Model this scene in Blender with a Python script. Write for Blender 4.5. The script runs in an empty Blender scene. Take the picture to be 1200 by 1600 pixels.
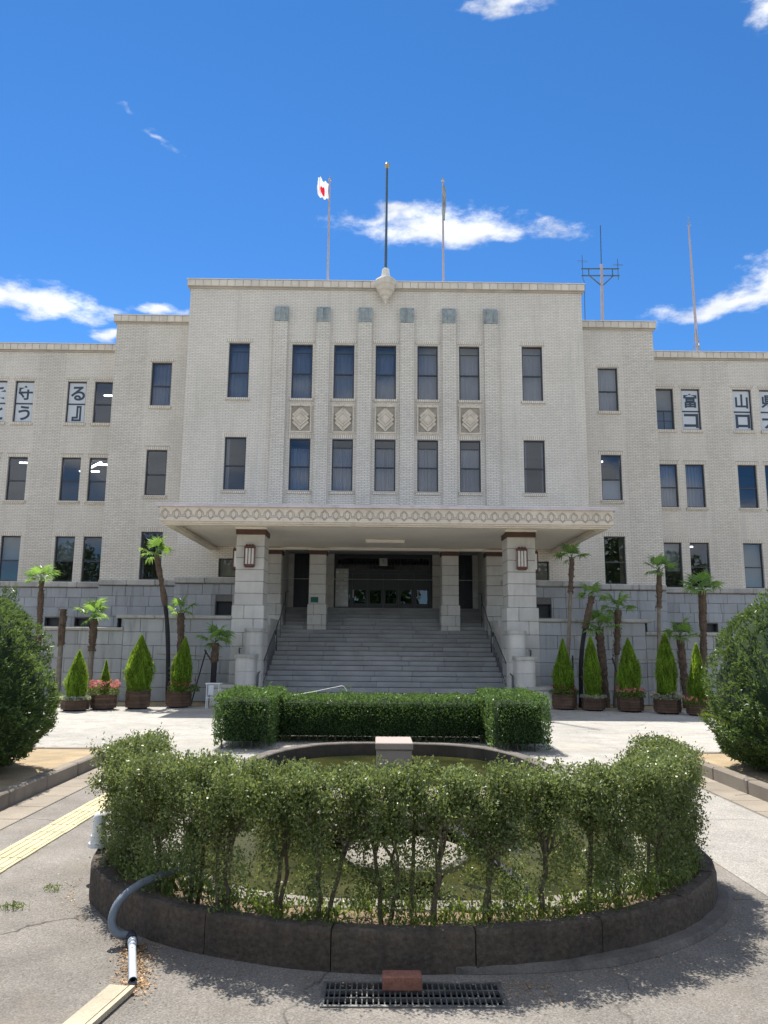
import bpy, bmesh, math, random
import numpy as np
from mathutils import Vector, Matrix
R = math.radians
random.seed(7)
rng = np.random.default_rng(7)
scene = bpy.context.scene
COL = scene.collection

# ------------------------------------------------------------------ camera
EYE = Vector((0, 0, 1.85))
yaw, pitch, roll = R(0.6), R(9.6), R(0.5)
fwd = Vector((math.sin(yaw) * math.cos(pitch), math.cos(yaw) * math.cos(pitch), math.sin(pitch)))
rt = Vector((math.cos(yaw), -math.sin(yaw), 0))
up = rt.cross(fwd)
rt2 = rt * math.cos(roll) + up * math.sin(roll)
up2 = up * math.cos(roll) - rt * math.sin(roll)
cam = bpy.data.cameras.new('camera')
cam.sensor_fit = 'AUTO'; cam.sensor_width = 36; cam.lens = 27
cam.clip_start = 0.05; cam.clip_end = 3000
co = bpy.data.objects.new('camera', cam); COL.objects.link(co)
m = Matrix((rt2, up2, -fwd)).transposed().to_4x4(); m.translation = EYE
co.matrix_world = m
scene.camera = co

# ------------------------------------------------------------------ world, sun, exposure
SUN_EL, SUN_AZ = R(60), R(-22)           # azimuth from +Y towards +X
sd = Vector((math.sin(SUN_AZ) * math.cos(SUN_EL), math.cos(SUN_AZ) * math.cos(SUN_EL), math.sin(SUN_EL)))
world = bpy.data.worlds.new('World'); scene.world = world; world.use_nodes = True
wn, wl = world.node_tree.nodes, world.node_tree.links
for n in list(wn): wn.remove(n)
def W(t, **k):
    n = wn.new(t)
    for a, b in k.items(): setattr(n, a, b)
    return n
wout = W('ShaderNodeOutputWorld'); wbg = W('ShaderNodeBackground')
sky = W('ShaderNodeTexSky', sky_type='NISHITA', sun_disc=False)
sky.sun_elevation = SUN_EL; sky.sun_rotation = SUN_AZ
sky.altitude = 100; sky.air_density = 0.72; sky.dust_density = 0.0; sky.ozone_density = 5.0
wbg.inputs['Strength'].default_value = 0.09
hs = W('ShaderNodeHueSaturation'); hs.inputs['Saturation'].default_value = 1.2; hs.inputs['Value'].default_value = 1.0
wl.new(sky.outputs[0], hs.inputs['Color'])
tc = W('ShaderNodeTexCoord')
def vmath(op, a, b):
    n = W('ShaderNodeVectorMath', operation=op)
    for i, q in enumerate((a, b)):
        if hasattr(q, 'is_linked'): wl.new(q, n.inputs[i])
        else: n.inputs[i].default_value = q
    return n.outputs['Value'] if op == 'DOT_PRODUCT' else n.outputs['Vector']
def wmath(op, a, b=0.0, clamp=False):
    n = W('ShaderNodeMath', operation=op, use_clamp=clamp)
    for i, q in enumerate((a, b)):
        if hasattr(q, 'is_linked'): wl.new(q, n.inputs[i])
        else: n.inputs[i].default_value = q
    return n.outputs[0]
def wnoise(vec, scale, detail, rough=0.6):
    n = W('ShaderNodeTexNoise'); n.inputs['Scale'].default_value = scale
    n.inputs['Detail'].default_value = detail; n.inputs['Roughness'].default_value = rough
    wl.new(vec, n.inputs['Vector']); return n
dirv = tc.outputs['Generated']
sv = vmath('MULTIPLY', dirv, (1, 1, 2.2))
warp = wnoise(sv, 9, 3)
wv = vmath('SUBTRACT', warp.outputs['Color'], (0.5, 0.5, 0.5))
wv = vmath('MULTIPLY', wv, (0.10, 0.10, 0.05))
dw = vmath('ADD', dirv, wv)
fine = wnoise(sv, 16, 6, 0.68)
fn = wmath('SUBTRACT', fine.outputs['Fac'], 0.5)
fn = wmath('MULTIPLY', fn, 2.8)
# cloud list: azimuth deg (from +Y to +X), elevation deg, half width, half height, tilt deg, weight
CL = [(6.0, 29.7, .14, .029, -3, 1.0), (-0.4, 30.6, .085, .020, 2, .72),
      (-25.4, 22.4, .13, .020, 3, 1.0),
      (26.0, 23.0, .12, .021, 10, 1.0), (31.0, 24.0, .085, .036, 10, 1.0),
      (10.0, 42.8, .06, .018, 3, .9), (30.2, 39.3, .035, .03, -20, .8),
      (-18.0, 34.4, .06, .013, -30, .62), (-16.6, 23.3, .06, .012, 3, .75), (-20.7, 21.2, .04, .010, 0, .7)]
acc = None
for az, el, a, b, tilt, dens in CL:
    az, el, tilt = R(az), R(el), R(tilt)
    c = Vector((math.sin(az) * math.cos(el), math.cos(az) * math.cos(el), math.sin(el)))
    e1 = Vector((math.cos(az), -math.sin(az), 0)); e2 = e1.cross(c)
    f1 = e1 * math.cos(tilt) + e2 * math.sin(tilt); f2 = e2 * math.cos(tilt) - e1 * math.sin(tilt); f3 = f1.cross(f2)
    mp = W('ShaderNodeMapping', vector_type='TEXTURE'); wl.new(dw, mp.inputs['Vector'])
    mp.inputs['Location'].default_value = c; mp.inputs['Rotation'].default_value = Matrix((f1, f2, f3)).transposed().to_euler()
    mp.inputs['Scale'].default_value = (a, b, .6)
    ln = W('ShaderNodeVectorMath', operation='LENGTH'); wl.new(mp.outputs[0], ln.inputs[0])
    mm = wmath('SUBTRACT', dens, ln.outputs['Value'])
    acc = mm if acc is None else wmath('MAXIMUM', acc, mm)
acc = wmath('MULTIPLY', wmath('ADD', wmath('MULTIPLY', acc, 1.45), fn), 1.0, True)
# unseen cloud cover added round the rest of the sky to fill the shaded facade
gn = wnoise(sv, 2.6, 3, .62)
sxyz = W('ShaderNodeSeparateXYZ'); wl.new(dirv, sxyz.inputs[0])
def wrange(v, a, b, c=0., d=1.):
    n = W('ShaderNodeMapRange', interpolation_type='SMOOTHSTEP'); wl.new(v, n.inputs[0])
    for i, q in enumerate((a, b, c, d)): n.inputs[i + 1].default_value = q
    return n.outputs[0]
fill_cloud = wmath('MULTIPLY', wrange(gn.outputs['Fac'], .39, .56), wrange(sxyz.outputs[1], .52, .30))
fill_cloud = wmath('MULTIPLY', fill_cloud, wrange(sxyz.outputs[2], .02, .12))
acc = wmath('MAXIMUM', acc, fill_cloud)
sm = W('ShaderNodeMapRange', interpolation_type='SMOOTHSTEP'); wl.new(acc, sm.inputs[0])
sm.inputs[1].default_value = 0.0; sm.inputs[2].default_value = 1.25
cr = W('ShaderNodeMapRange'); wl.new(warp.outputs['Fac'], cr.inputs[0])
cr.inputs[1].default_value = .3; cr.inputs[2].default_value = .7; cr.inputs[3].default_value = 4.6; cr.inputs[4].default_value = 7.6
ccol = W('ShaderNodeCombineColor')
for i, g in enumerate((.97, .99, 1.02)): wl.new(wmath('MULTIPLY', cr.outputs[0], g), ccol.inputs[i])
mix = W('ShaderNodeMix', data_type='RGBA')
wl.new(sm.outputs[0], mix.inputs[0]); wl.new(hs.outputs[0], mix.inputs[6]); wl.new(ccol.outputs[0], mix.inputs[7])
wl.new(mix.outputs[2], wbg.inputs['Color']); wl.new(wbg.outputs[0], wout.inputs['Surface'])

sl = bpy.data.lights.new('sun', 'SUN'); sl.energy = 3.8; sl.angle = R(0.53); sl.color = (1.0, 0.95, 0.87)
so = bpy.data.objects.new('sun', sl); COL.objects.link(so)
so.rotation_euler = (-sd).to_track_quat('-Z', 'Y').to_euler(); so.location = (0, 0, 40)
vs = scene.view_settings
vs.view_transform = 'Standard'; vs.look = 'None'; vs.exposure = 1.08; vs.gamma = 1.0; vs.use_curve_mapping = False
world.cycles.sampling_method = 'MANUAL'; world.cycles.sample_map_resolution = 512
scene.cycles.max_bounces = 7; scene.cycles.diffuse_bounces = 4; scene.cycles.transmission_bounces = 4; scene.cycles.glossy_bounces = 3; scene.cycles.transparent_max_bounces = 12

# ------------------------------------------------------------------ materials
MATS = {}
def nodes(name):
    m = bpy.data.materials.new(name); m.use_nodes = True
    nt = m.node_tree; b = nt.nodes['Principled BSDF']
    MATS[name] = m
    return m, nt, b
class NT:
    def __init__(s, nt): s.nt = nt
    def n(s, t, **k):
        q = s.nt.nodes.new(t)
        for a, b in k.items():
            if a.startswith('i_'):
                key = a[2:].replace('_', ' ')
                q.inputs[key].default_value = b
            else: setattr(q, a, b)
        return q
    def l(s, a, b): s.nt.links.new(a, b)
    def pos(s, scale=(1, 1, 1)):
        g = s.n('ShaderNodeNewGeometry'); mp = s.n('ShaderNodeMapping')
        mp.inputs['Scale'].default_value = scale; s.l(g.outputs['Position'], mp.inputs['Vector']); return mp.outputs[0]
    def noise(s, vec, scale, detail=4, rough=.55):
        q = s.n('ShaderNodeTexNoise'); q.inputs['Scale'].default_value = scale
        q.inputs['Detail'].default_value = detail; q.inputs['Roughness'].default_value = rough
        s.l(vec, q.inputs['Vector']); return q.outputs['Fac']
    def rng(s, f, a, b, c, d, smooth=False):
        q = s.n('ShaderNodeMapRange', interpolation_type='SMOOTHSTEP' if smooth else 'LINEAR')
        for i, v in enumerate((a, b, c, d)): q.inputs[i + 1].default_value = v
        s.l(f, q.inputs[0]); return q.outputs[0]
    def math(s, op, a, b=0., clamp=False):
        q = s.n('ShaderNodeMath', operation=op, use_clamp=clamp)
        for i, v in enumerate((a, b)):
            if hasattr(v, 'is_linked'): s.l(v, q.inputs[i])
            else: q.inputs[i].default_value = v
        return q.outputs[0]
    def mix(s, f, a, b, bt='MIX'):
        q = s.n('ShaderNodeMix', data_type='RGBA', blend_type=bt)
        for i, v in ((0, f), (6, a), (7, b)):
            if hasattr(v, 'is_linked'): s.l(v, q.inputs[i])
            else: q.inputs[i].default_value = v if i == 0 else (*v, 1) if len(v) == 3 else v
        return q.outputs[2]
    def scale(s, col, f):
        q = s.n('ShaderNodeVectorMath', operation='SCALE')
        if hasattr(col, 'is_linked'): s.l(col, q.inputs[0])
        else: q.inputs[0].default_value = col
        s.l(f, q.inputs['Scale']); return q.outputs[0]
    def bump(s, h, strength, dist, b):
        q = s.n('ShaderNodeBump'); q.inputs['Strength'].default_value = strength; q.inputs['Distance'].default_value = dist
        s.l(h, q.inputs['Height']); s.l(q.outputs[0], b.inputs['Normal'])
def surf(name, base, rough=.8, var=.12, sc=3., fine=60., fvar=.08, bump=.2, bd=.004, streak=0., obvar=0., metal=0., spec=.3, strcol=None):
    """general weathered surface: low and high frequency mottling, optional vertical streaks, optional shade per piece"""
    m, nt, b = nodes(name); t = NT(nt)
    p = t.pos()
    f = t.rng(t.noise(p, sc, 5), .3, .7, 1 - var, 1 + var)
    g = t.rng(t.noise(p, fine, 3), .3, .7, 1 - fvar, 1 + fvar)
    f = t.math('MULTIPLY', f, g)
    if obvar:
        oi = t.n('ShaderNodeObjectInfo')
        f = t.math('MULTIPLY', f, t.rng(oi.outputs['Random'], 0, 1, 1 - obvar, 1 + obvar))
    c = t.scale(base, f)
    if streak:
        q = t.noise(t.pos((2.2, 2.2, .22)), 2.2, 5, .65)
        c = t.mix(t.rng(q, .48, .74, 0, streak, True), c, strcol or tuple(x * .45 for x in base))
    t.l(c, b.inputs['Base Color'])
    b.inputs['Roughness'].default_value = rough; b.inputs['Metallic'].default_value = metal
    b.inputs['Specular IOR Level'].default_value = spec
    if bump: t.bump(t.noise(p, fine * .8, 4), bump, bd, b)
    return m
def brick(name, c1, c2, mortar, bw=.215, rh=.066, ms=.008, vert=1., spots=.0):
    m, nt, b = nodes(name); t = NT(nt)
    g = t.n('ShaderNodeNewGeometry'); sx = t.n('ShaderNodeSeparateXYZ'); t.l(g.outputs['Position'], sx.inputs[0])
    cx = t.n('ShaderNodeCombineXYZ'); t.l(t.math('ADD', sx.outputs[0], sx.outputs[1]), cx.inputs[0]); t.l(sx.outputs[2], cx.inputs[1])
    br = t.n('ShaderNodeTexBrick'); t.l(cx.outputs[0], br.inputs['Vector'])
    br.inputs['Scale'].default_value = 1; br.inputs['Brick Width'].default_value = bw; br.inputs['Row Height'].default_value = rh
    br.inputs['Mortar Size'].default_value = ms; br.inputs['Mortar Smooth'].default_value = .2; br.inputs['Bias'].default_value = -.2
    br.inputs['Color1'].default_value = (*c1, 1); br.inputs['Color2'].default_value = (*c2, 1); br.inputs['Mortar'].default_value = (*mortar, 1)
    p = t.pos()
    f = t.math('MULTIPLY', t.rng(t.noise(p, .6, 5), .3, .7, .93, 1.06), t.rng(t.noise(p, 9, 4), .3, .7, .95, 1.05))
    c = t.scale(br.outputs['Color'], f)
    st = t.noise(t.pos((1.3, 1.3, .12)), 2.2, 6, .65)
    c = t.mix(t.rng(st, .50, .76, 0, .5, True), c, tuple(x * .66 for x in c1))
    if spots:
        sp = t.noise(t.pos((5, 5, 15)), 1.2, 2)
        c = t.mix(t.rng(sp, .56, .68, 0, spots), c, tuple(x * .5 for x in c1))
    t.l(c, b.inputs['Base Color']); b.inputs['Roughness'].default_value = .75; b.inputs['Specular IOR Level'].default_value = .3
    t.bump(t.math('SUBTRACT', 1, br.outputs['Fac']), .8, .008, b)
    return m
def leaf(name, c1, c2, trans=.35, tcol=None, rough=.45, spec=.35):
    m, nt, b = nodes(name); t = NT(nt)
    g = t.n('ShaderNodeNewGeometry')
    oi = t.n('ShaderNodeObjectInfo')
    c = t.mix(g.outputs['Random Per Island'], c1, c2)
    pn = t.rng(t.noise(t.pos(), 3.0, 3), .3, .7, .72, 1.25)
    c = t.scale(c, t.math('MULTIPLY', pn, t.rng(oi.outputs['Random'], 0, 1, .88, 1.12)))
    t.l(c, b.inputs['Base Color']); b.inputs['Roughness'].default_value = rough; b.inputs['Specular IOR Level'].default_value = spec
    tr = t.n('ShaderNodeBsdfTranslucent')
    tcol = tcol or tuple(min(1, x * y) for x, y in zip(c2, (1.7, 1.9, .8)))
    t.l(t.scale(tcol, pn), tr.inputs['Color'])
    mx = t.n('ShaderNodeMixShader'); mx.inputs[0].default_value = trans
    t.l(b.outputs[0], mx.inputs[1]); t.l(tr.outputs[0], mx.inputs[2])
    t.l(mx.outputs[0], nt.nodes['Material Output'].inputs['Surface'])
    return m
def glass(name, tint, ior=1.55, base=.03, rough=.01):
    m, nt, b = nodes(name); t = NT(nt); nt.nodes.remove(b)
    tr = t.n('ShaderNodeBsdfTransparent'); tr.inputs[0].default_value = (*tint, 1)
    gl = t.n('ShaderNodeBsdfGlossy'); gl.inputs['Roughness'].default_value = rough; gl.inputs['Color'].default_value = (1, 1, 1, 1)
    bp = t.n('ShaderNodeBump'); bp.inputs['Strength'].default_value = .05; bp.inputs['Distance'].default_value = .02
    t.l(t.noise(t.pos(), 1.6, 2), bp.inputs['Height']); t.l(bp.outputs[0], gl.inputs['Normal'])
    fr = t.n('ShaderNodeFresnel'); fr.inputs['IOR'].default_value = ior
    mx = t.n('ShaderNodeMixShader'); t.l(t.math('ADD', fr.outputs[0], base), mx.inputs[0])
    t.l(tr.outputs[0], mx.inputs[1]); t.l(gl.outputs[0], mx.inputs[2])
    t.l(mx.outputs[0], nt.nodes['Material Output'].inputs['Surface'])
    return m
def emit(name, col, s):
    m, nt, b = nodes(name); b.inputs['Base Color'].default_value = (*col, 1)
    b.inputs['Emission Color'].default_value = (*col, 1); b.inputs['Emission Strength'].default_value = s
    return m

brick('brick', (.79, .745, .665), (.73, .685, .605), (.46, .43, .38))
brick('brick_pier', (.79, .745, .66), (.70, .655, .575), (.40, .37, .325), ms=.0095, spots=.22)
brick('brick_soldier', (.78, .72, .62), (.68, .625, .53), (.25, .22, .19), bw=.075, rh=.3, ms=.008)
surf('cornice_tile', (.70, .645, .555), .7, .10, 2, 40, .05, .15, .003, streak=.22, obvar=.08)
surf('cornice_core', (.48, .44, .385), .8, .15, 2, 40)
surf('flashing', (.72, .72, .74), .45, .08, 2, 60, .04, .05, metal=.3)
surf('granite', (.385, .40, .415), .8, .10, 1.4, 110, .16, .25, .003, streak=.55, obvar=.09)
surf('granite_pillar', (.56, .55, .525), .8, .08, 2, 120, .16, .25, .003, streak=.25, obvar=.06)
surf('granite_step', (.315, .325, .335), .75, .16, 1.2, 110, .16, .25, .003, obvar=.10)
surf('granite_joint', (.17, .165, .16), .95, .2, 3, 60)
surf('coping', (.44, .43, .40), .85, .2, 1.5, 70, .12, .3, .004, streak=.6, obvar=.06)
surf('plaster', (.90, .85, .745), .8, .05, .8, 40, .03, .08)
surf('canopy_stone', (.70, .64, .545), .75, .08, 1.2, 70, .08, .15, .003, streak=.25)
surf('relief_groove', (.33, .30, .26), .9, .15, 4, 60)  # raised bars; shade and dirt of cut grooves put into the dark tone
surf('canopy_edge', (.62, .58, .62), .55, .12, 1.5, 60, .06, .1, streak=.35, strcol=(.33, .29, .34))
surf('white_trim', (.80, .77, .70), .7, .05, 2, 50, .03, .05)
surf('terracotta', (.105, .058, .05), .6, .15, 4, 60, .1, .15)
surf('lamp_metal', (.14, .065, .055), .45, .2, 8, 60, .1, .1, metal=.3)
surf('milk_glass', (.84, .84, .80), .3, .04, 4, 60, .02, 0)
surf('verdigris', (.34, .385, .39), .75, .25, 6, 40, .15, .3, .005, streak=.9, strcol=(.09, .11, .115), metal=.1)
surf('ornament', (.68, .61, .50), .8, .12, 5, 60, .1, .2, streak=.25)
surf('ornament_dark', (.36, .33, .28), .9, .15, 5, 60)
surf('window_frame', (.035, .042, .055), .4, .1, 4, 60, .05, 0, spec=.5)
glass('glass', (.78, .815, .86), 1.5, .012)
glass('door_glass', (.35, .42, .50), 1.5, .02)
surf('curtain', (.50, .50, .52), .9, .06, 2, 60, .04, 0)
surf('blind', (.46, .46, .40), .9, .06, 2, 60, .04, 0)
surf('poster', (.60, .645, .69), .7, .03, 2, 60, .02, 0)
surf('lettering', (.055, .075, .11), .6, .05, 2, 60, .02, 0)
surf('interior', (.20, .195, .19), .9, .06, 1, 20, .04, 0)
surf('door_dark', (.012, .017, .028), .35, .15, 4, 50, .05, 0, spec=.5)
emit('tube_light', (1, .98, .93), 5.0)
surf('pole_paint', (.42, .37, .39), .45, .1, 2, 40, .05, .05)
surf('pole_blue', (.075, .13, .17), .4, .15, 3, 40, .06, .05, metal=.4)
surf('brass', (.50, .36, .13), .35, .1, 4, 40, .05, 0, metal=.6)
surf('steel', (.36, .37, .38), .45, .15, 5, 60, .08, .1, metal=.7)
surf('white_steel', (.70, .71, .72), .45, .06, 5, 60, .05, .05)
surf('rail_metal', (.12, .13, .15), .4, .15, 5, 60, .08, .05, metal=.5)
surf('dark_pole', (.030, .033, .042), .6, .15, 5, 60, .08, .1)
surf('green_plaque', (.015, .10, .085), .4, .1, 10, 60, .1, .05)
surf('kerb_dark', (.092, .074, .058), .95, .28, 2.4, 34, .30, 1.0, .016, streak=.6, obvar=.10, strcol=(.045, .04, .038))
surf('kerb_stone', (.215, .185, .15), .9, .18, 2, 70, .15, .4, .005, streak=.3, obvar=.08)
surf('pond_stone', (.22, .20, .165), .85, .2, 2.2, 70, .13, .35, .004, streak=.3, obvar=.06)
surf('pond_wall', (.07, .06, .05), .9, .3, 2, 50, .2, .4, .006, streak=.4)
surf('rose_granite', (.36, .30, .27), .7, .1, 2, 90, .12, .2, .003)
surf('mortar', (.14, .125, .11), .95, .3, 4, 60, .2, .6, .008)
surf('gutter', (.26, .225, .18), .9, .18, 1.5, 60, .14, .35, .004, obvar=.07)
surf('tactile', (.50, .44, .27), .8, .12, 3, 60, .1, .25, .003, obvar=.07)
surf('pvc_pale', (.46, .51, .57), .35, .08, 6, 60, .05, .05)
surf('pvc_grey', (.17, .20, .24), .4, .12, 6, 60, .06, .05)
surf('red_brick', (.27, .12, .085), .85, .2, 12, 90, .2, .5, .003)
surf('grate_steel', (.19, .19, .185), .55, .3, 9, 80, .2, .3, .002, metal=.6)
surf('pit', (.012, .012, .011), 1, .1, 2, 20, .1, 0)
surf('planter_wood', (.105, .066, .046), .8, .25, 6, 60, .2, .4, .004, obvar=.2)
surf('board_wood', (.43, .37, .27), .8, .15, 3, 60, .12, .3, .003, obvar=.08)
surf('palm_trunk', (.105, .075, .055), .95, .3, 8, 60, .35, .9, .012)
surf('palm_lower', (.19, .165, .135), .95, .25, 8, 60, .3, .7, .010)
surf('bark', (.13, .105, .08), .95, .25, 20, 120, .25, .6, .004)
surf('dark_wrap', (.028, .027, .03), .9, .2, 8, 60, .2, .4, .004)
surf('bed_soil', (.20, .145, .095), 1, .35, 5, 60, .4, .9, .02)
surf('stake_wood', (.33, .27, .20), .9, .15, 6, 80, .15, .3)
leaf('leaf_shrub', (.036, .072, .024), (.205, .25, .088), .29, (.33, .40, .11), .40, .42)
leaf('leaf_hedge', (.028, .075, .026), (.085, .150, .048), .30, (.22, .36, .08))
leaf('leaf_yew', (.020, .050, .018), (.085, .14, .042), .26, (.24, .36, .08))
leaf('leaf_cypress', (.065, .15, .020), (.24, .36, .045), .42, (.46, .62, .06), .6, .2)
leaf('leaf_palm', (.06, .14, .035), (.12, .22, .05), .40, (.34, .55, .10), .35, .5)
leaf('leaf_weed', (.05, .10, .028), (.17, .21, .06), .35)
leaf('leaf_grey', (.20, .22, .19), (.36, .38, .33), .3)
leaf('leaf_dry', (.30, .17, .08), (.50, .33, .17), .25, (.4, .25, .1))
leaf('petal_red', (.55, .09, .10), (.85, .48, .40), .35, (.75, .3, .25))
leaf('petal_pale', (.70, .50, .42), (.85, .75, .68), .35, (.8, .6, .5))
leaf('petal_dusk', (.22, .03, .05), (.45, .10, .10), .3, (.4, .08, .08))
surf('crown_shade', (.018, .035, .012), 1, .3, 3, 30, .3, 0)  # shade deep in the foliage put into the colour; also lines the planters
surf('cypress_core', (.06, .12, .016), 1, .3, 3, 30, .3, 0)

# flag cloth: white with a red disc, from its own cloth coordinates
m, nt, b = nodes('flag_cloth'); t = NT(nt)
at = t.n('ShaderNodeAttribute', attribute_name='cloth')
q = t.n('ShaderNodeVectorMath', operation='DISTANCE'); t.l(at.outputs['Vector'], q.inputs[0]); q.inputs[1].default_value = (.75, .5, 0)
c = t.mix(t.math('LESS_THAN', q.outputs['Value'], .30), (.85, .85, .85), (.72, .03, .06))
t.l(c, b.inputs['Base Color']); b.inputs['Roughness'].default_value = .8
tr = t.n('ShaderNodeBsdfTranslucent'); t.l(c, tr.inputs[0]); mx = t.n('ShaderNodeMixShader'); mx.inputs[0].default_value = .4
t.l(b.outputs[0], mx.inputs[1]); t.l(tr.outputs[0], mx.inputs[2]); t.l(mx.outputs[0], nt.nodes['Material Output'].inputs['Surface'])
surf('flag_limp', (.30, .33, .32), .8, .3, 3, 30, .1, 0)

# asphalt: bleached, patched, cracked
def asphalt(name, base, crack=.5, patch=.25):
    m, nt, b = nodes(name); t = NT(nt); p = t.pos()
    a = t.rng(t.noise(p, .35, 6, .6), .3, .7, 1 - patch, 1 + patch)
    g = t.rng(t.noise(p, 2.5, 5, .6), .3, .7, .86, 1.12)
    s = t.rng(t.noise(p, 85, 3, .75), .28, .72, .60, 1.40)
    v = t.n('ShaderNodeTexVoronoi'); v.inputs['Scale'].default_value = 90; t.l(p, v.inputs['Vector'])
    s2 = t.rng(v.outputs['Color'], 0, 1, .74, 1.26)
    f = t.math('MULTIPLY', t.math('MULTIPLY', a, g), t.math('MULTIPLY', s, s2))
    c = t.scale(base, f)
    dust = t.rng(t.noise(p, .9, 6, .65), .52, .72, 0, .5, True)
    c = t.mix(dust, c, tuple(x * y for x, y in zip(base, (1.20, 1.09, .92))))
    wv = t.n('ShaderNodeVectorMath', operation='ADD')
    nz = t.n('ShaderNodeTexNoise'); nz.inputs['Scale'].default_value = 1.6; nz.inputs['Detail'].default_value = 7; t.l(p, nz.inputs['Vector'])
    t.l(p, wv.inputs[0]); t.l(t.scale(nz.outputs['Color'], t.math('ADD', 0.9, 0)), wv.inputs[1])
    cv = t.n('ShaderNodeTexVoronoi', feature='DISTANCE_TO_EDGE'); cv.inputs['Scale'].default_value = .42; t.l(wv.outputs[0], cv.inputs['Vector'])
    thin = t.math('MULTIPLY', t.rng(cv.outputs['Distance'], 0, .007, 1, 0), t.rng(t.noise(p, .5, 2), .40, .52, 0, crack))
    c = t.mix(thin, c, tuple(x * .28 for x in base))
    t.l(c, b.inputs['Base Color']); b.inputs['Roughness'].default_value = .95; b.inputs['Specular IOR Level'].default_value = .15
    h = t.math('SUBTRACT', t.math('MULTIPLY', t.noise(p, 140, 3, .7), .5), thin)
    t.bump(h, .6, .006, b)
    return m
asphalt('asphalt', (.197, .182, .163), .95, .34)
asphalt('lane_asphalt', (.29, .275, .25), .6, .18)
asphalt('pale_concrete', (.36, .345, .315), .6, .18)
asphalt('far_ground', (.26, .25, .23), .0, .2)
surf('ochre_soil', (.36, .28, .175), 1, .2, 2.5, 60, .22, .7, .01)
# pond water
m, nt, b = nodes('pond_water'); t = NT(nt); p = t.pos()
c = t.mix(t.rng(t.noise(p, 1.4, 5, .6), .35, .65, 0, 1), (.022, .028, .009), (.06, .062, .017))
t.l(c, b.inputs['Base Color']); b.inputs['Roughness'].default_value = .08; b.inputs['Specular IOR Level'].default_value = .5
t.bump(t.noise(p, 9, 3), .12, .01, b)

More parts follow.
